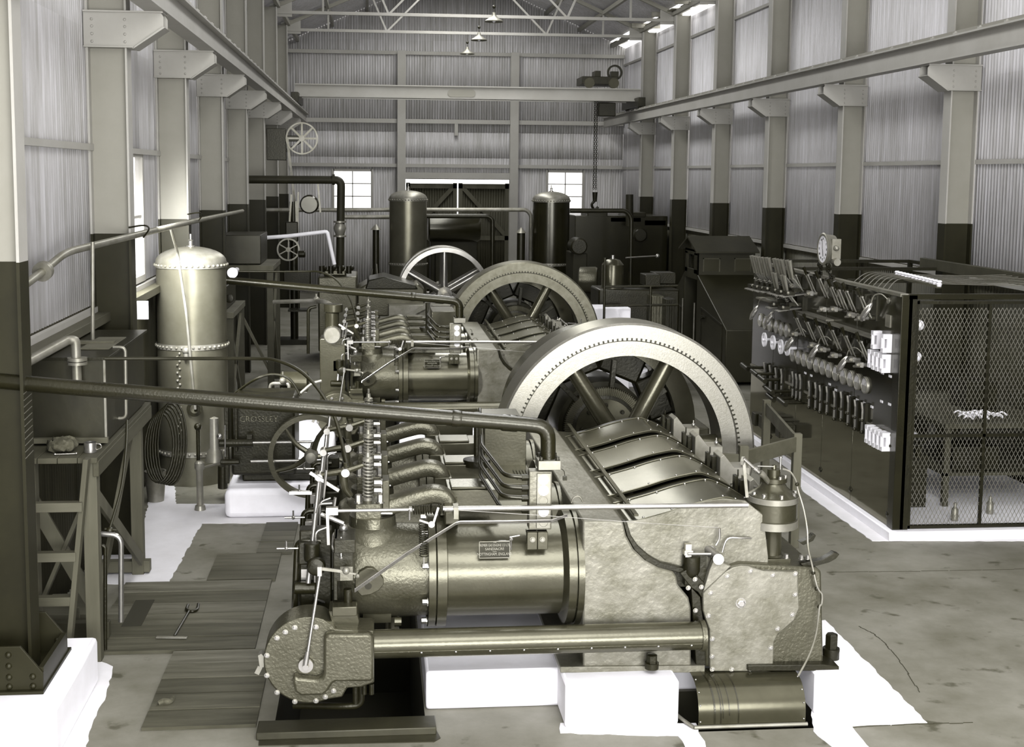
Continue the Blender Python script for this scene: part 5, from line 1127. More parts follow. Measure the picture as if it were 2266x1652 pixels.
# lower row of field switches / slide regulators
def field():
    s = MB(); s.box((-.03, -.025, -.16), (0, .025, .16)); s.ball((-.05, 0, -.14), .02, 8); s.ball((-.05, 0, -.02), .016, 8); b = proto('slide_switch', s, DARK)
    s = MB(); s.bar((-.05, 0, -.14), (-.05, 0, .12), .018, .008, up=(0, 1, 0)); s.cyl((-.05, 0, .1), (-.06, 0, .17), .014, seg=8); h = proto('switch_blade', s, BRASS); return [b, h]
FD = field()
for x, y in ((420,1040),(460,1060),(500,1080),(540,1090),(620,1110),(645,1125),(672,1130),(735,1180),(780,1190),(812,1210),(860,1220),(912,1255),(960,1260),(1008,1290),(1058,1320),(1108,1340)):
    inst(FD, BP(x, y, XB), sb, 'field')
s = MB()
for x, y in ((680,1022),(722,1040),(756,1108),(850,1100),(893,1140),(937,1193),(995,1188),(1043,1210),(1093,1232),(1145,1258),(1218,1022),(1272,1045),(1212,1220),(1268,1240)):
    p = BP(x, y, XB); s.box(p + Vector((-.006, -.03, -.012)), p + Vector((0, .03, .012)))
tag(s.build('circuit_label', PORC, sb, smooth=False), kind='stuff')
# porcelain fuse holders
def fuse():
    s = MB(); s.box((-.05, -.03, -.09), (0, .03, .09)); s.box((-.09, -.03, .045), (-.05, .03, .09)); s.box((-.09, -.03, -.09), (-.05, .03, -.045)); s.cyl((-.08, 0, -.05), (-.08, 0, .05), .018, seg=10); return [proto('porcelain_fuse', s, PORC)]
FU = fuse()
for x, y in ((1180,920),(1208,935),(1236,945),(1266,955),(1205,790),(1275,815),(1160,1445),(1185,1460),(1212,1475),(1240,1488),(1268,1500)):
    inst(FU, BP(x, y, XB), sb, 'fuse')
def hwheel():
    s = MB(); s.ring((-.12, 0, 0), (1, 0, 0), .07, .09, .02, 24)
    for i in range(4): a = i * PI / 2; s.bar((-.11, 0, 0), (-.11, .08 * math.cos(a), .08 * math.sin(a)), .014, .014)
    s.cyl((-.14, 0, 0), (0, 0, 0), .018, seg=10); return [proto('rheostat_hand_wheel', s, PORC)]
HW = hwheel()
for x, y in ((400,790),(460,810),(515,840),(560,850)): inst(HW, BP(x, y, XB - .1) + Vector((.1, 0, 0)), sb, 'wheel')
# contact bars standing proud at the far low end
s = MB()
for x, y in ((260,985),(330,1030),(380,1070),(440,1200),(520,1230),(430,1150)):
    p = BP(x, y, XB - .25); s.cyl(p, p + Vector((.25, 0, 0)), .02, seg=8); s.cyl(p + Vector((0, -.12, 0)), p + Vector((0, .14, .02)), .03, seg=10)
s.build('bus_bars', DARK, sb)
s = MB(); 
for x, y in ((360,1330),(410,1350),(450,1380),(530,1410)):
    p = BP(x, y, XB - .12); s.box(p + Vector((-.08, -.08, -.1)), p + Vector((.12, .08, .06))); 
s.build('relay_box', DARK, sb, bev=.006)
# scalloped lamp shades on goosenecks
def shade():
    n = 32; s = MB(); R0 = []
    for t, r in ((0, .018), (.03, .04), (.08, .058), (.14, .062), (.18, .05), (.2, .02)):
        R0.append([s.bm.verts.new((-.12 - t * .55, (r * (1 + .08 * math.cos(8 * 2*PI*i/n))) * math.cos(2*PI*i/n), -.02 - t * .8 + r * .75 * math.sin(2*PI*i/n))) for i in range(n)])
    for a, b in zip(R0, R0[1:]):
        for i in range(n): s.bm.faces.new((a[i], a[(i+1) % n], b[(i+1) % n], b[i]))
    s.bm.faces.new(R0[-1])
    sh = proto('lamp_shade', s, STEEL)
    s = MB(); s.tube([(0, -.12, .02), (-.06, -.08, .08), (-.11, -.02, .06), (-.13, 0, -.02)], .006, 8); s.lathe((0, -.12, .02), (-1, 0, 0), [(0, .03), (.01, .03), (.015, .01)], 14); return [proto('panel_lamp', s, DULLS), sh]
LS = shade()
for x, y in ((355,545),(460,585),(605,755),(775,815),(975,895),(1145,525)): inst(LS, BP(x, y, XB - .12) + Vector((.12, .0, 0)), sb, 'lamp')
p = BP(1260, 660, XB); s = MB(); s.box(p + Vector((-.01, -.06, -.06)), p + Vector((0, .06, .06))); s.build('maker_plate', DULLS, sb)
p2 = WX(1835, 551, 5.05)
ck = empty('station_clock', (5.05, p2.y, ZT + .03), 'round white faced clock on scrolled iron brackets on top of the switchboard', 'clock')
rc = .17; c = Vector((5.0, p2.y, p2.z))
s = MB(); s.lathe(c, (-1, 0, 0), [(-.1, rc * .9), (0, rc), (.02, rc + .012), (.03, rc), (.028, rc - .02), (.02, rc - .02)], 48); s.build('clock_case', DULLS, ck)
s = MB(); s.lathe(c + Vector((-.02, 0, 0)), (-1, 0, 0), [(0, rc - .018), (.003, rc - .018), (.003, 0)], 48); fcx = s.build('clock_face', PORC, ck)
for h in range(12):
    a = 2 * PI * h / 12
    nm = ('XII', 'I', 'II', 'III', 'IIII', 'V', 'VI', 'VII', 'VIII', 'IX', 'X', 'XI')[h]
    t = textobj(nm, .036, (c.x - .0245, c.y - math.sin(a) * .115, c.z + math.cos(a) * .115), (0, 0, 0), BLACK, fcx, .0005, 'numeral', .8)
    t.rotation_euler = Matrix(((0, 0, -1), (-1, 0, 0), (0, 1, 0))).to_euler()
s = MB(); s.bar(c + Vector((-.027, 0, 0)), c + Vector((-.027, -.02, -.08)), .008, .003, up=(1, 0, 0)); s.bar(c + Vector((-.029, 0, 0)), c + Vector((-.029, .02, .11)), .005, .003, up=(1, 0, 0)); s.build('hands', BLACK, ck)
for sd in (-1, 1):
    for k, (yo, zo, r0) in enumerate(((.16, -.2, .05), (.09, -.22, .035), (.22, -.28, .03))):
        s = MB(); pts = [(c.x, c.y + sd * (yo + (r0 * (1 - t / 16 * .7)) * math.cos(t * .7)), c.z + zo + (r0 * (1 - t / 16 * .7)) * math.sin(t * .7)) for t in range(16)]; s.tube(pts, .008, 6, sm=1); s.build('scroll', DARK, ck)
    s = MB(); s.tube([(c.x, c.y + sd * .05, c.z - .14), (c.x, c.y + sd * .12, c.z - .24), (c.x, c.y + sd * .27, ZT + .03)], .01, 6); s.build('scroll_bracket', DARK, ck)
s = MB(); s.box((c.x + .02, c.y - .17, c.z - .1), (c.x + .12, c.y - .12, c.z + .12)); s.ball((c.x + .06, c.y - .2, c.z + .02), .03, 10); s.ball((c.x + .06, c.y - .2, c.z - .13), .035, 10); s.cyl((c.x + .06, c.y - .14, c.z - .13), (c.x + .06, c.y - .24, c.z - .13), .04); s.build('clock_bell', DULLS, ck)
# ------------------------------------------------------------------ mesh enclosure
en = empty('mesh_enclosure', (6.1, 14, .096), 'expanded metal mesh enclosure behind the switchboard with angle iron frame', 'enclosure')
YF = 11.83; XF0, XF1 = 5.19, 7.0
s = MB(); s.box((XF0, YF - .02, ZB0), (XF0 + .03, YF + .02, ZT - .03)); s.box((XF0, YF - .02, ZT - .07), (XF1, YF + .02, ZT - .04)); s.box((XF0, YF - .02, ZB0), (XF1, YF + .02, ZB0 + .03)); s.box((XF0, YF - .01, 1.0), (XF1, YF + .015, 1.03)); s.box((5.92, YF - .01, ZB0), (5.95, YF + .015, ZT - .05)); s.box((XF1 - .03, YF - .02, ZB0), (XF1, YF + .02, ZT)); s.build('front_frame', DARK, en)
s = MB(); s.box((5.10, YF - .05, ZB0), (5.185, YF + .03, ZT + .02)); s.build('front_post', DARK, en, bev=.004)
s = MB(); s.box((5.1, YF - .05, ZT - .02), (7.2, YF - .01, ZT + .03)); s.build('top_front_angle', BLACK, en)
s = MB(); px_, pz_ = .042, .082; nx = int((XF1 - XF0 - .04) / px_); nz = int((ZT - .07 - ZB0 - .03) / pz_)
for i in range(nx):
    x = XF0 + .03 + i * px_
    for k in range(nz):
        z = ZB0 + .03 + k * pz_
        for a, b in (((x, z), (x + px_ / 2, z + pz_ / 2)), ((x + px_ / 2, z + pz_ / 2), (x, z + pz_)), ((x + px_, z), (x + px_ / 2, z + pz_ / 2)), ((x + px_ / 2, z + pz_ / 2), (x + px_, z + pz_))):
            s.bar((a[0], YF, a[1]), (b[0], YF, b[1]), .0035, .003, up=(0, 1, 0))
tag(s.build('expanded_mesh', DULLS, en, smooth=False), 'diamond expanded metal')
for y, z in ((16.6, ZT), (15.2, ZT), (13.4, ZT)):
    s = MB(); s.box((5.1, y - .02, z), (7.2, y + .02, z + .04)); s.build('cross_angle', DARK, en)
s = MB(); s.box((7.15, YF, ZT), (7.2, 16.6, ZT + .04)); s.build('rear_angle', DARK, en)
for x, y in ((7.15, 12.5), (7.15, 16.6), (5.15, 16.6)):
    s = MB(); s.box((x, y - .03, ZB0), (x + .05, y + .03, ZT)); s.build('frame_post', DARK, en)
# wires and insulators over the board
ir = empty('insulator_rack', (5.6, 13.0, ZT), 'row of pale cleat insulators on a batten above the switchboard', 'insulators')
s = MB(); a = W(1985, 612, 13.6); b = W(2078, 634, 12.6); s.bar(a, b, .05, .03); s.build('batten', TIMB, ir)
for i in range(13): q = a.lerp(b, i / 12) + Vector((0, 0, .03)); s = MB(); s.lathe(q, (0, 0, 1), [(-.03, .022), (0, .03), (.01, .018), (.02, .03), (.035, .02)], 12); s.build('insulator', PORC, ir)
for i in range(8):
    a = BP(1080 + i * 45, 400 + i * 9, 5.1); q = W(1985 + i * 12, 612 + i * 3, 13.6 - i * .12)
    s = MB(); s.tube([(5.1, 13.2 - i * .13, ZT + .03), (5.3, 13.3 - i * .12, ZT + .12), q + Vector((0, 0, .03)), q + Vector((.8, -.1, .02)), (7.1, q.y - .2 - i * .03, ZT + .1)], .0045, 6); tag(s.build('cable', DULLS), 'pale cable crossing over the top of the switchboard enclosure', 'cable', 'cables over the switchboard')
# things in the enclosure
bn = empty('work_bench', (6.3, 13.6, .096), 'dark work bench inside the mesh enclosure', 'bench')
s = MB(); s.box((5.9, 12.6, .92), (7.1, 14.6, .97)); s.build('bench_top', TIMBD, bn, bev=.004)
for x in (5.95, 7.05):
    for y in (12.65, 14.55): s = MB(); s.box((x - .03, y - .03, .097), (x + .03, y + .03, .92)); s.build('leg', TIMBD, bn)
s = MB(); s.box((5.92, 12.62, .42), (7.08, 14.5, .45)); s.build('shelf', TIMBD, bn)
for i, (x, y, z, w, d, h, lb) in enumerate(((5.45, 12.6, .1, .28, .5, .55, 'dark resistance box on the enclosure floor beside the corner post'), (6.05, 12.7, .46, .5, .4, .25, 'dark box on the shelf of the bench'), (5.5, 13.8, .1, .3, .7, .9, 'tall dark resistance box behind the switchboard panels'), (6.5, 13.4, .98, .35, .4, .3, 'dark box on the bench top at the back'))):
    s = MB(); s.box((x, y, z), (x + w, y + d, z + h)); 
    for k in range(5): s.box((x - .005, y - .006, z + .05 + k * h / 6), (x + w + .005, y, z + .06 + k * h / 6))
    tag(s.build('resistance_box', DARK, bev=.005), lb, 'box', 'dark boxes inside the enclosure')
s = MB()
for i in range(26): q = Vector((6.28 + random.uniform(-.2, .3), 12.75 + random.uniform(-.08, .1), 1.0 + random.uniform(0, .06))); s.tube([q, q + Vector((.06, .02, .02)), q + Vector((.1, -.02, -.01))], .009, 5, sm=3)
tag(s.build('shavings_heap', PORC), 'heap of bright metal turnings on the bench in the enclosure', 'turnings', kind='stuff')
for i, (px, py, nm) in enumerate(((2112, 1142, 'left'), (2190, 1127, 'right'))):
    q = FL(px, py + 8, .1); s = MB(); s.lathe((q.x, q.y, .097), (0, 0, 1), [(0, .035), (.11, .035), (.14, .015), (.18, .014)], 16); tag(s.build('bottle', DULLS), '%s of two pale bottles on the floor inside the mesh enclosure' % nm, 'bottle', 'bottles on the enclosure floor')
s = MB(); q = BP(1470, 1530, 5.35); 
for i in range(14): a = i * 2.4; s.tube([q, q + Vector((.05 * math.cos(a), .05 * math.sin(a), .05)), q + Vector((.1 * math.cos(a), .1 * math.sin(a), .06 + .03 * (i % 3)))], .006, 5, sm=3)
s.lathe(q + Vector((0, 0, -.1)), (0, 0, 1), [(0, .03), (.08, .045), (.1, .05)], 14); tag(s.build('bulb_lamp_holder', DARK), 'dark bristly fitting hanging low behind the mesh near the corner post', 'fitting')
q = BP(1470, 690, 5.4); r_ = BP(1455, 908, 5.4); s = MB(); s.ball(q, .055, 16); tag(s.build('white_globe', PORC), 'upper white porcelain knob seen through the mesh', 'knob', 'porcelain knobs'); s = MB(); s.ball(r_, .05, 16); tag(s.build('white_globe', PORC), 'lower white porcelain knob seen through the mesh', 'knob', 'porcelain knobs')
# timber beam on the wall behind the enclosure
s = MB(); a = WX(2040, 582, 6.93); s.box((6.9, 12.4, a.z - .06), (6.97, a.y, a.z + .07)); tag(s.build('wall_beam', TIMBD, bev=.004), 'thick dark timber beam running along the right wall above the enclosure', 'beam')
bpy.data.objects['wall_beam'].location.z -= 0
# ------------------------------------------------------------------ sheet metal cab
cb = empty('locomotive_cab', (6.4, 22.8, 0), 'dark sheet metal cab with pitched roof and sloping bonnet by the right wall', 'cab')
x0, x1 = 5.88, 6.95
z1 = 1.72
s = MB(); s.prism([(20.85, .06), (22.85, .06), (22.85, z1), (20.85, .95)], x0, x1, 'x'); s.build('front_bonnet', CABM, cb, bev=.015)
s = MB(); s.prism([(23.8, .06), (25.0, .06), (25.0, 1.0), (23.8, z1)], x0, x1, 'x'); s.build('rear_bonnet', CABM, cb, bev=.015)
s = MB(); s.box((x0 + .3, 22.85, .06), (x1, 23.8, 1.0)); s.build('cab_floor_box', BLACK, cb)
for y in (22.85, 23.76):
    s = MB()
    s.box((x0, y, z1 - .02), (x1, y + .04, 2.14))
    w = s.build('cab_wall', CABM, cb, bev=.004)
    s = MB(); s.box((x0 + .12, y - .006, z1 + .07), (x0 + .40, y + .0, 2.0)); s.box((x0 + .70, y - .006, z1 + .07), (x0 + .98, y + .0, 2.0)); s.build('cab_window', mat('cab_glass_%d' % int(y), .06, .15, .3, spec=.8), w)
    s = MB()
    for xa_ in (x0 + .10, x0 + .40, x0 + .68, x0 + .98): s.box((xa_, y - .012, z1 + .05), (xa_ + .02, y, 2.02))
    s.box((x0 + .1, y - .012, 2.0), (x0 + .42, y, 2.02)); s.box((x0 + .68, y - .012, 2.0), (x0 + 1.0, y, 2.02)); s.build('window_frame', ENG, w)
s = MB(); s.box((x0, 22.85, z1 - .1), (x0 + .03, 23.8, z1 + .08)); s.box((x0, 22.85, 2.06), (x0 + .03, 23.8, 2.16)); s.box((x0, 22.85, z1), (x0 + .03, 23.1, 2.1)); s.box((x0, 23.6, z1), (x0 + .03, 23.8, 2.1)); s.build('cab_side', CABM, cb, bev=.004)
s = MB(); s.prism([(22.65, 2.12), (23.32, 2.36), (24.0, 2.12), (24.0, 2.15), (23.32, 2.4), (22.65, 2.15)], x0 - .08, x1 + .02, 'x'); s.build('pitched_roof', CABM, cb)
s = MB(); s.prism([(22.85, 2.12), (23.32, 2.35), (23.8, 2.12)], x0, x0 + .02, 'x'); s.build('gable', CABM, cb)
for y0, y1, z0 in ((21.1, 22.5, .3), (24.0, 24.8, .3)):
    s = MB()
    for a, b in (((y0, z0), (y1, z0)), ((y0, 1.0), (y1, 1.15)), ((y0, z0), (y0, 1.0)), ((y1, z0), (y1, 1.15))): s.bar((x0 - .008, a[0], a[1]), (x0 - .008, b[0], b[1]), .015, .03)
    s.cyl((x0 - .05, y1 - .2, 1.0), (x0, y1 - .2, 1.0), .03); s.bar((x0 - .03, y1 - .35, 1.02), (x0 - .03, y1 - .05, 1.02), .02, .02); s.build('side_door', DARK, cb)
s = MB(); s.tube([(x0 + .1, 22.83, 1.0), (x0 + .1, 22.83, .5)], .012, 6); s.cyl((x0 - .03, 22.88, .2), (x0 - .03, 22.88, 1.2), .014); s.cyl((x0 - .03, 23.77, .2), (x0 - .03, 23.77, 1.2), .014); s.build('grab_rail', DULLS, cb)
for y in (21.5, 24.4):
    s = MB(); s.lathe((x0 + .05, y, .28), (1, 0, 0), [(0, .22), (.03, .24), (.06, .27), (.12, .27)], 28); s.build('wheel', DARK, cb)
# ------------------------------------------------------------------ travelling crane at the end
cr = empty('travelling_crane', (2.3, 33, 5.2), 'grey overhead travelling crane girder spanning the far end of the hall', 'crane')
s = MB(); s.box((-1.9, 32.85, 5.39), (6.85, 32.87, 5.67)); s.box((-1.9, 32.78, 5.66), (6.85, 33.1, 5.69)); s.box((-1.9, 32.78, 5.37), (6.85, 33.1, 5.40)); s.build('main_girder', GREYL, cr)
s = MB(); s.box((-1.9, 33.9, 5.39), (6.85, 33.92, 5.67)); s.box((-1.9, 33.8, 5.66), (6.85, 34.05, 5.69)); s.build('rear_girder', GREYL, cr)
for x in (-1.87, 6.78):
    s = MB(); s.box((x - .09, 32.3, 5.22), (x + .09, 34.5, 5.45)); e = s.build('end_carriage', DARK, cr, bev=.01)
    for y in (32.6, 34.2): s = MB(); s.cyl((x - .05, y, 5.30), (x + .05, y, 5.30), .1, seg=24); s.build('track_wheel', DARK, e)
a = W(991, 214, 32.84); b = W(1052, 198, 32.84); s = MB(); zc_, r_z = (a.z + b.z) / 2, (b.z - a.z) / 2; s.prism([(b.x - .09 + r_z * math.cos(t * PI / 8), zc_ + r_z * math.sin(t * PI / 8)) for t in range(-4, 5)] + [(a.x + .09 - r_z * math.cos(t * PI / 8), zc_ - r_z * math.sin(t * PI / 8)) for t in range(-4, 5)], 32.83, 32.85); s.build('oval_plate', GREY, cr)
hb = empty('hoist_crab', (5.85, 33.3, 5.7), 'dark hoist crab with wheels standing on top of the travelling crane', 'hoist', )
a = W(1288, 190, 33.0); b = W(1368, 170, 33.0)
s = MB(); s.box((a.x, 33.0, 5.80), (b.x, 33.9, 6.0)); s.box((a.x + .35, 33.1, 6.0), (a.x + .5, 33.6, 6.15)); s.build('crab_frame', DARK, hb, bev=.01)
for x in (a.x + .18, b.x - .12): s = MB(); s.cyl((x, 32.92, 5.83), (x, 33.02, 5.83), .13, seg=24); s.build('crab_wheel', ENG2, hb)
s = MB(); s.ring((b.x - .05, 33.2, 6.12), (0, 1, 0), .15, .2, .05, 32); s.box((b.x - .15, 33.2, 6.0), (b.x + .05, 33.4, 6.15)); s.build('gear_wheel', DARK, hb)
x = W(1322, 300, 33.2).x; s = MB(); zt, zb = 5.4, W(1318, 425, 33.2).z
s.box((x + .0, 33.1, 5.0), (x + .45, 33.5, 5.35)); s.build('chain_block', DARK, hb, bev=.02)
n = int((5.7 - zb) / .05)
for dx in (0, .06):
    s = MB()
    for i in range(n):
        z = 5.7 - i * .05; o = (.022, 0) if i % 2 else (0, .022)
        s.tube([(x - dx + o[0] * math.cos(t), 33.3 + o[1] * math.cos(t), z + .035 * math.sin(t)) for t in [k * PI / 3 for k in range(7)]], .008, 5, sm=1)
    s.build('chain', DARK, hb)
s = MB(); s.cyl((x - .02, 33.3, zb), (x - .02, 33.3, zb - .25), .07, .05); s.tube([(x - .02, 33.3, zb - .22), (x - .1, 33.3, zb - .33), (x - .02, 33.3, zb - .46), (x + .07, 33.3, zb - .38)], .035, 8); s.build('hook', DARK, hb)
# ------------------------------------------------------------------ line shaft pulley and drill on the left
def spoked(root, c, r, n, m, w=.05, rt=.03, name='rim', a0=0):
    s = MB(); s.ring(c, (0, 1, 0), r - rt, r, w, 40); s.build(name, m, root)
    for i in range(n):
        a = 2 * PI * i / n + a0; d = Vector((math.cos(a), 0, math.sin(a))); s = MB(); s.bar(c + d * .03 + Vector((0, w / 2, 0)), c + d * (r - rt / 2) + Vector((0, w / 2, 0)), w * .5, rt * 1.0, up=(0, 1, 0)); s.build('spoke', m, root)
    s = MB(); s.cyl(c + Vector((0, -.03, 0)), c + Vector((0, w + .03, 0)), .05 * r / .3 + .01); s.build('hub', m, root)
c = W(668, 306, 27.0)
pu = empty('line_shaft_pulley', c, 'large spoked pulley on a bracket high on the left wall near the crane rail', 'pulley')
spoked(pu, c, .33, 8, DULLS, .08, .03)
s = MB(); s.box((-2.15, 27.1, c.z - .45), (-1.75, 27.5, c.z + .2)); s.cyl((c.x, 27.0, c.z), (c.x, 27.9, c.z), .03); s.box((-2.0, 27.15, c.z - .06), (c.x + .05, 27.25, c.z + .06)); s.bar((-2.0, 27.2, c.z - .4), (c.x, 27.2, c.z - .05), .04, .04); s.build('bracket', DARK, pu, bev=.01)
s = MB(); s.bar(c + Vector((-.3, .04, 0)), W(655, 470, 27.2), .05, .008, up=(0, 1, 0)); s.build('belt', DULLS, pu)
dr = empty('pillar_drill', (W(650, 600, 26.5).x, 26.5, 0), 'belt driven pillar drilling machine with hand wheel against the left wall', 'drill')
xd = dr.location.x
s = MB(); s.cyl((xd, 26.6, 0), (xd, 26.6, 2.9), .08); s.box((xd - .3, 26.3, 0), (xd + .3, 26.9, .1)); s.build('pillar', DARK, dr)
c = W(638, 552, 26.2); spoked(dr, c, .23, 6, DULLS, .04, .03, 'hand_wheel_rim', .5)
c2 = W(684, 452, 26.2); s = MB(); s.lathe(c2, (0, 1, 0), [(0, .0), (0, .16), (.05, .19), (.3, .19), (.3, 0)], 28); s.build('motor', BLACK, dr)
s = MB(); s.cyl(W(660, 562, 26.1), W(676, 562, 26.1), .07); s.box((xd - .2, 26.3, 1.2), (xd + .35, 26.6, 1.5)); s.box((xd - .15, 26.35, 2.1), (xd + .1, 26.6, 2.5)); s.build('gear_head', DARK, dr, bev=.02)
for i, (x, y0, y1) in enumerate(((645, 430, 520), (660, 425, 525), (655, 445, 540), (703, 400, 470))):
    s = MB(); s.bar(W(x, y0, 26.4), W(x - 6 + 4 * i, y1, 26.4), .035, .01, up=(0, 1, 0)); s.build('belt', DULLS, dr)
s = MB(); s.cyl((xd + .1, 26.3, 1.2), (xd + .1, 26.3, .75), .03); s.box((xd - .1, 26.1, .7), (xd + .35, 26.5, .74)); s.build('drill_table', DARK, dr)
# ------------------------------------------------------------------ large pipes in the distance
def P4(name, path, r, m, label, fr=.2):
    root = empty(name, path[0], label, 'pipe', 'distant pipework'); pipe(path, r, fr, 16).build('pipe_run', m, root); return root
q = P4('exhaust_riser', [Vector((-2.4, 24.5, W(560, 397, 24.5).z)), W(755, 398, 24.5), W(752, 628, 24.5)], .075, DARK2, 'thick dark pipe crossing from the left wall and dropping to the far engine', .12)
s = MB(); c = W(752, 505, 24.5); s.lathe(c, (0, 0, 1), [(-.16, .12), (-.13, .12), (-.12, .08), (-.06, .1), (0, .12), (.06, .1), (.1, .08), (.11, .12), (.14, .12)], 24); s.build('valve_body', DULLS, q)
s = MB(); c = W(735, 397, 24.5); s.lathe(c, (1, 0, 0), [(0, .1), (.05, .1)], 24); s.build('pipe_flange', DARK2, q)
P4('lagged_pipe', [W(586, 526, 23.5), W(640, 522, 23.5), W(724, 512, 23.5), W(740, 585, 23.5)], .035, PORC, 'white lagged pipe in front of the thick dark pipe', .05)
P4('far_main', [Vector((-2.5, 29, W(620, 465, 29).z)), W(860, 464, 29), W(1165, 464, 29), W(1175, 475, 29), up(W(1175, 600, 29), 0)], .045, DULLS, 'long pale horizontal pipe before the end wall bending down by the dark receiver')
P4('far_main', [W(940, 478, 28.5), W(1080, 478, 28.5), W(1090, 485, 28.5), up(W(1090, 590, 28.5), 0)], .05, DARK, 'dark pipe bending down left of the double door centre')
P4('far_main', [W(1262, 466, 27.5), W(1385, 466, 27.5), W(1397, 480, 27.5), up(W(1397, 590, 27.5), 0)], .05, DARK, 'dark pipe running right from the dark receiver and bending down')
P4('far_main', [W(760, 480, 30), W(870, 480, 30)], .05, DULLS, 'short pale pipe under the left end wall window')
# ------------------------------------------------------------------ third engine and its flywheels
e3 = empty('far_engine', (W(850, 650, 24.5).x, 25, 0), 'far grey engine with polished open spoked flywheels left of the second engine flywheel', 'engine')
a = W(704, 693, 23.8); b = W(790, 612, 23.8)
s = MB(); s.box((a.x, 23.8, .2), (b.x, 25.2, b.z)); s.box((a.x + .1, 23.9, b.z), (b.x - .2, 24.6, b.z + .12)); s.build('cylinder_block', ENG, e3, bev=.03)
s = MB()
for i in range(4): q = W(712 + i * 20, 605, 23.9); s.cyl(q, q + Vector((0, 0, .14)), .05); s.ball(q + Vector((.05, 0, .1)), .05, 8)
s.build('valve_gear', DARK, e3)
s = MB(); pts = PZ([(790, 700), (790, 640), (815, 626), (850, 624), (905, 634), (925, 628), (940, 640), (940, 700)], 24.0); s.prism(pts, 24.0, 25.2); s.build('crankcase', ENG, e3, bev=.03)
s = MB(); s.prism(PZ([(808, 640), (815, 620), (850, 612), (920, 632), (925, 640)], 23.9), 23.9, 25.0); s.build('crank_guard', DARK, e3, bev=.02)
c = W(984, 650, 25.0); rr_ = .9
for k, (yo, rm) in enumerate(((0, STEEL), (.7, STEEL))):
    cc_ = c + Vector((0, yo, 0)); s = MB(); s.lathe(cc_, (0, 1, 0), [(0, rr_ - .085), (0, rr_), (.28, rr_), (.28, rr_ - .085), (0, rr_ - .085)], 72, cap=False); w = s.build('flywheel', rm, e3)
    for i in range(6):
        an = math.radians(60 * i + 30); d = Vector((math.cos(an), 0, math.sin(an))); s = MB(); s.tube([cc_ + d * .08 + Vector((0, .14, 0)), cc_ + d * .5 + Vector((0, .14, 0)), cc_ + d * (rr_ - .06) + Vector((0, .14, 0))], lambda t: .07 - .015 * t, 12, sm=2); s.build('spoke', rm, w)
    s = MB(); s.cyl(cc_ + Vector((0, -.05, 0)), cc_ + Vector((0, .33, 0)), .14, seg=24); s.build('hub', rm, w)
s = MB(); s.cyl(c + Vector((0, -.6, 0)), c + Vector((0, 2.2, 0)), .07); s.build('shaft', STEEL, e3)
s = MB(); s.box(W(860, 705, 23.6), W(1000, 668, 24.2)); s.box((W(845, 1, 23.6).x, 23.3, .0), (W(1005, 1, 23.6).x, 25.2, .3)); s.build('side_platform', DULLS, e3, bev=.01)
s = MB(); s.bar(W(900, 700, 23.5), W(985, 655, 23.5), .07, .07); s.build('bright_strut', DULLS, e3)
# ------------------------------------------------------------------ distant machinery, right
bo = empty('horizontal_boiler', (W(1000, 505, 31).x, 31.5, 0), 'dark horizontal cylindrical boiler in front of the end wall doors', 'boiler')
a = W(945, 505, 31); b = W(1062, 505, 31); s = MB(); s.lathe(a, (1, 0, 0), [(0, 0), (.02, .28), (.06, .32), (b.x - a.x - .06, .32), (b.x - a.x, .28), (b.x - a.x, 0)], 32); s.build('boiler_shell', BLACK, bo)
s = MB(); s.box((a.x + .1, 31.1, .0), (b.x - .05, 32, a.z - .3)); s.box((a.x + .2, 30.9, .0), (a.x + .6, 31.2, 1.7)); s.build('brick_base', DARK2, bo, bev=.02)
for x_, nm, tri in ((832, 'left of the far receiver', True), (1153, 'left of the dark receiver', False)):
    v = W(x_, 528, 28); t = empty('stove_pipe', (v.x, 28, 0), 'small stovepipe with a conical cap standing %s' % nm, 'stovepipe', 'capped stovepipes')
    zt = W(x_, 515 if not tri else 508, 28).z
    s = MB(); s.cyl((v.x, 28, 0), (v.x, 28, zt), .07 if tri else .09); s.build('flue', DARK, t)
    s = MB(); s.cyl((v.x, 28, zt), (v.x, 28, zt + .12), .12, .01); s.build('conical_cap', DULLS, t)
    if tri:
        s = MB()
        for dx, dy in ((-.35, 0), (.3, .2), (.1, -.4)): s.cyl((v.x, 28, zt - .5), (v.x + dx, 28 + dy, 0), .015)
        s.build('stay_legs', DULLS, t)
def dark_machine(name, Y, boxes, cyls, label, cat, m=DARK2):
    xs_ = [W(b[0], 500, Y).x for b in boxes] or [W(c_[0], 500, Y).x for c_ in cyls]
    r = empty(name, (sum(xs_) / len(xs_), Y, 0), label, cat)
    for i, (x0, y0, x1, y1, d) in enumerate(boxes):
        s = MB(); p = W(x0, y1, Y); q = W(x1, y0, Y); s.box((p.x, Y, max(0.0, p.z)), (q.x, Y + d, q.z)); s.build(['machine_bed', 'machine_frame', 'upper_casing', 'side_casing', 'cross_head', 'motor_box', 'rear_casing'][i % 7], m, r, bev=.02)
    for i, (x, y, rr2, d) in enumerate(cyls):
        c = W(x, y, Y - .15); s = MB(); s.lathe(c, (0, 1, 0), [(0, 0), (0, rr2 * .85), (.02, rr2), (d, rr2), (d, 0)], 32); s.build('drum' if i else 'pulley', DARK, r)
    return r
dark_machine('planing_machine', 30.5, [(1268, 478, 1478, 760, 2.0), (1300, 468, 1345, 480, 1.0), (1350, 480, 1420, 492, 1.2), (1385, 470, 1430, 482, 1.0), (1425, 486, 1475, 500, 1.5)], [(1418, 520, .16, .3)], 'huge dark machine bulk in the far right corner beyond the receivers', 'machine', BLACK)
s = MB(); a = W(1393, 500, 30); b = W(1393, 430, 30); s.cyl(a, b, .09); tag(s.build('chimney_pipe', DARK2), 'short black chimney pipe rising from the dark machine in the far right corner', 'chimney')
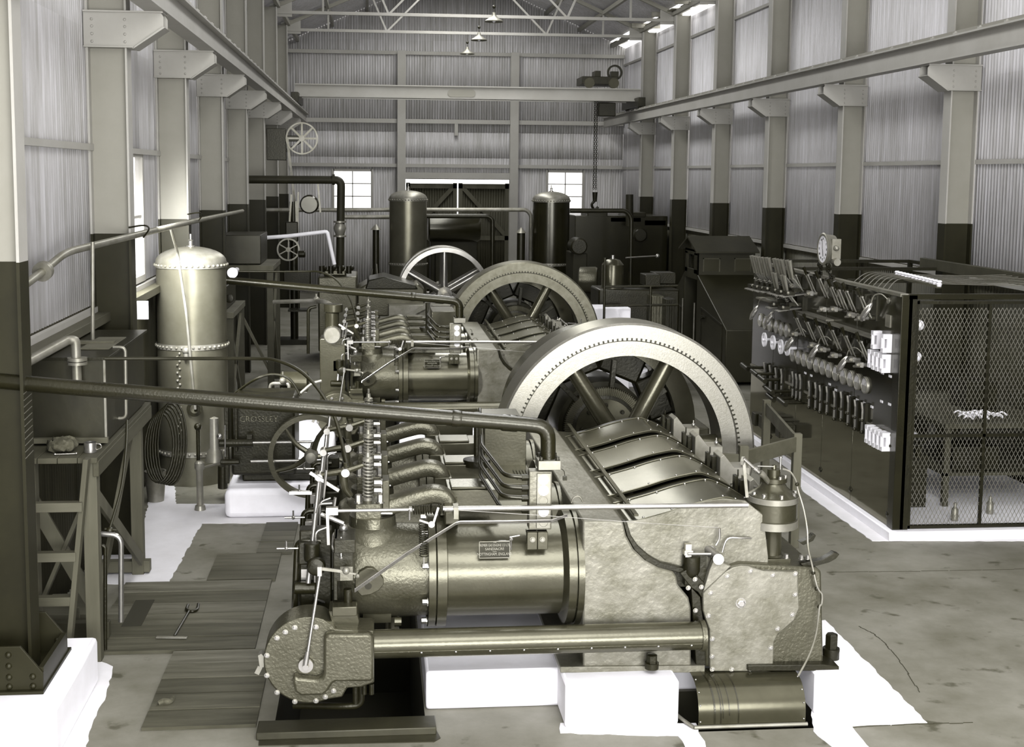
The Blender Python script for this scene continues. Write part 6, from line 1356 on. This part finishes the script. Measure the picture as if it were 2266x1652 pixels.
dark_machine('belt_driven_fan', 26.2, [(1265, 560, 1300, 780, 1.0)], [(1282, 545, .17, .5)], 'dark belt pulley machine right of the dark receiver', 'machine')
dr_ = empty('pulley_drum', W(1300, 620, 23.5) + Vector((0, 0, -1.0)), 'short dark drum pulley with bright end standing behind the second flywheel', 'drum')
a = W(1281, 619, 23.5); b = W(1320, 619, 23.5); s = MB(); s.lathe(a, (1, -.25, 0), [(0, 0), (0, .21), (.02, .24), (.3, .25), (.34, .23), (.34, 0)], 28); s.build('drum_shell', ENG, dr_)
s = MB(); s.box((a.x + .1, 23.4, 0), (a.x + .25, 23.7, a.z - .2)); s.build('drum_stand', DARK, dr_)
cp_ = empty('small_compressor', (W(1365, 610, 21).x, 21, .3), 'dark rounded compressor on a pale plinth behind the pipe frame', 'compressor')
a = W(1338, 640, 21); b = W(1388, 575, 21); s = MB(); s.lathe(((a.x + b.x) / 2, 21.3, a.z), (0, 0, 1), [(0, .2), (.05, (b.x - a.x) / 2), (b.z - a.z - .1, (b.x - a.x) / 2), (b.z - a.z - .02, .12), (b.z - a.z, .05)], 28); s.build('receiver', ENG2, cp_)
s = MB(); s.box((a.x - .1, 21.0, .3), (b.x + .9, 21.8, a.z)); s.build('crank_box', DARK, cp_, bev=.03)
s = MB(); s.cyl(((a.x + b.x) / 2, 21.3, b.z), ((a.x + b.x) / 2, 21.3, b.z + .06), .03); s.cyl(W(1385, 570, 21.2), W(1455, 566, 21.6), .012); s.ball(W(1455, 566, 21.6), .035, 8); s.build('air_fitting', STEEL, cp_)
s = MB(); s.box((a.x - .2, 20.8, 0), (b.x + .5, 22, .3)); tag(s.build('compressor_plinth', WHITE, bev=.02), 'whitewashed plinth under the dark compressor', 'plinth', 'whitewashed machine plinths')
s = MB(); a = W(1310, 712, 20.4); s.box((a.x, 20.2, 0), (W(1405, 1, 20.4).x, 20.75, W(1350, 678, 20.4).z)); tag(s.build('low_white_wall', WHITE, bev=.02), 'low whitewashed block behind the second dynamo', 'plinth', 'whitewashed machine plinths')
pf = empty('pipe_barrier', (W(1420, 650, 19.8).x, 19.8, 0), 'thin iron pipe barrier frame in front of the compressor', 'frame')
for x in (1339, 1440): s = MB(); p = W(x, 570 if x < 1400 else 632, 19.8); s.cyl((p.x, 19.8, 0), (p.x, 19.8, p.z), .02); s.build('upright', DARK, pf)
for y in (634, 676): s = MB(); s.cyl(W(1339, y, 19.8), W(1500, y - 2, 19.8), .02); s.build('cross_pipe', DARK, pf)
for i, (x0, y0, x1, y1, Y, lb) in enumerate(((1428, 608, 1462, 632, 21.2, 'small black box on the compressor casing, left one'), (1450, 604, 1496, 628, 21.6, 'long black box behind the pipe barrier'), (1442, 655, 1470, 722, 20.6, 'pale slatted crate left of the cab'), (1473, 662, 1495, 722, 20.3, 'dark trunk next to the cab'))):
    a = W(x0, y1, Y); b = W(x1, y0, Y); z0 = 0 if i > 1 else a.z; s = MB(); s.box((a.x, Y, max(0, z0)), (b.x, Y + .45, b.z))
    if i > 1:
        for k in range(4): s.box((a.x + (b.x - a.x) * (k + .3) / 4, Y - .02, .0), (a.x + (b.x - a.x) * (k + .6) / 4, Y, b.z))
    o = s.build(['black_box', 'black_box', 'crate', 'crate'][i], [DARK, DARK, ENG, DARK][i], bev=.01); tag(o, lb, 'box' if i < 2 else 'crate')
    if i < 2: o.location.z = o.location.z
# ------------------------------------------------------------------ every loose piece its own part
def islands(me):
    n = len(me.vertices); par = list(range(n))
    def f(a):
        while par[a] != a: par[a] = par[par[a]]; a = par[a]
        return a
    for e in me.edges:
        a, b = f(e.vertices[0]), f(e.vertices[1])
        if a != b: par[a] = b
    g = {}
    for i in range(n): g.setdefault(f(i), []).append(i)
    co = [v.co for v in me.vertices]; L = []
    for ids in g.values():
        lo = [min(co[i][k] for i in ids) for k in range(3)]; hi = [max(co[i][k] for i in ids) for k in range(3)]
        L.append([set(ids), lo, hi])
    e = .002; ch = True
    while ch:
        ch = False
        for i in range(len(L)):
            for j in range(i + 1, len(L)):
                if all(L[i][1][k] - e <= L[j][2][k] and L[j][1][k] - e <= L[i][2][k] for k in range(3)):
                    L[i] = [L[i][0] | L[j][0], [min(a, b) for a, b in zip(L[i][1], L[j][1])], [max(a, b) for a, b in zip(L[i][2], L[j][2])]]; L.pop(j); ch = True; break
            if ch: break
    return [x[0] for x in L]
SPLIT = {'chest_nuts': 'chest_nut', 'shaft_lever': 'shaft_lever', 'gusset_plates': 'gusset_plate', 'bus_bars': 'bus_bar', 'relay_box': 'relay_box', 'gusset_plate': 'gusset_plate',
         'hose_union': 'hose_union', 'hand_lever': 'hand_lever', 'manifold_foot': 'manifold_foot', 'drip_pipe': 'drip_pipe', 'pipe_sleeve': 'pipe_sleeve', 'governor_rings': 'governor_ring',
         'louvre_slot': 'louvre_slot', 'side_rods': 'side_rod', 'valve_gear': 'valve_gear', 'panel_bolt': 'panel_bolt', 'stay_legs': 'stay_leg', 'breaker_handles': 'breaker_handle', 'bent_pipe': 'bent_pipe', 'grab_rail': 'grab_rail', 'elbow_nuts': 'elbow_nut', 'brass_block': 'brass_block', 'scroll': 'scroll', 'canopy_shelf': 'canopy_shelf', 'case_web': 'case_web', 'cab_window': 'cab_window', 'flange': 'pipe_flange', 'oil_runs': 'oil_run', 'gear_head': 'gear_head'}
done = {}
for o in list(bpy.data.objects):
    base = o.name.split('.')[0]
    if o.type != 'MESH' or base not in SPLIT or not o.parent or o.get('kind') or len(o.data.vertices) > 3000: continue
    me = o.data
    if me.name not in done:
        gs = islands(me); out = []
        if 1 < len(gs) < 40:
            for g in gs:
                bm = bmesh.new(); bm.from_mesh(me); bm.verts.ensure_lookup_table()
                bmesh.ops.delete(bm, geom=[v for v in bm.verts if v.index not in g], context='VERTS')
                m2 = bpy.data.meshes.new(SPLIT[base]); bm.to_mesh(m2); bm.free()
                for q in me.materials: m2.materials.append(q)
                out.append(m2)
        done[me.name] = out
    parts = done[me.name]
    if not parts: continue
    cs = kids(o)
    for i, m2 in enumerate(parts):
        c = o if i == 0 else o.copy()
        if i: COL.objects.link(c)
        c.data = m2
    o.name = SPLIT[base]
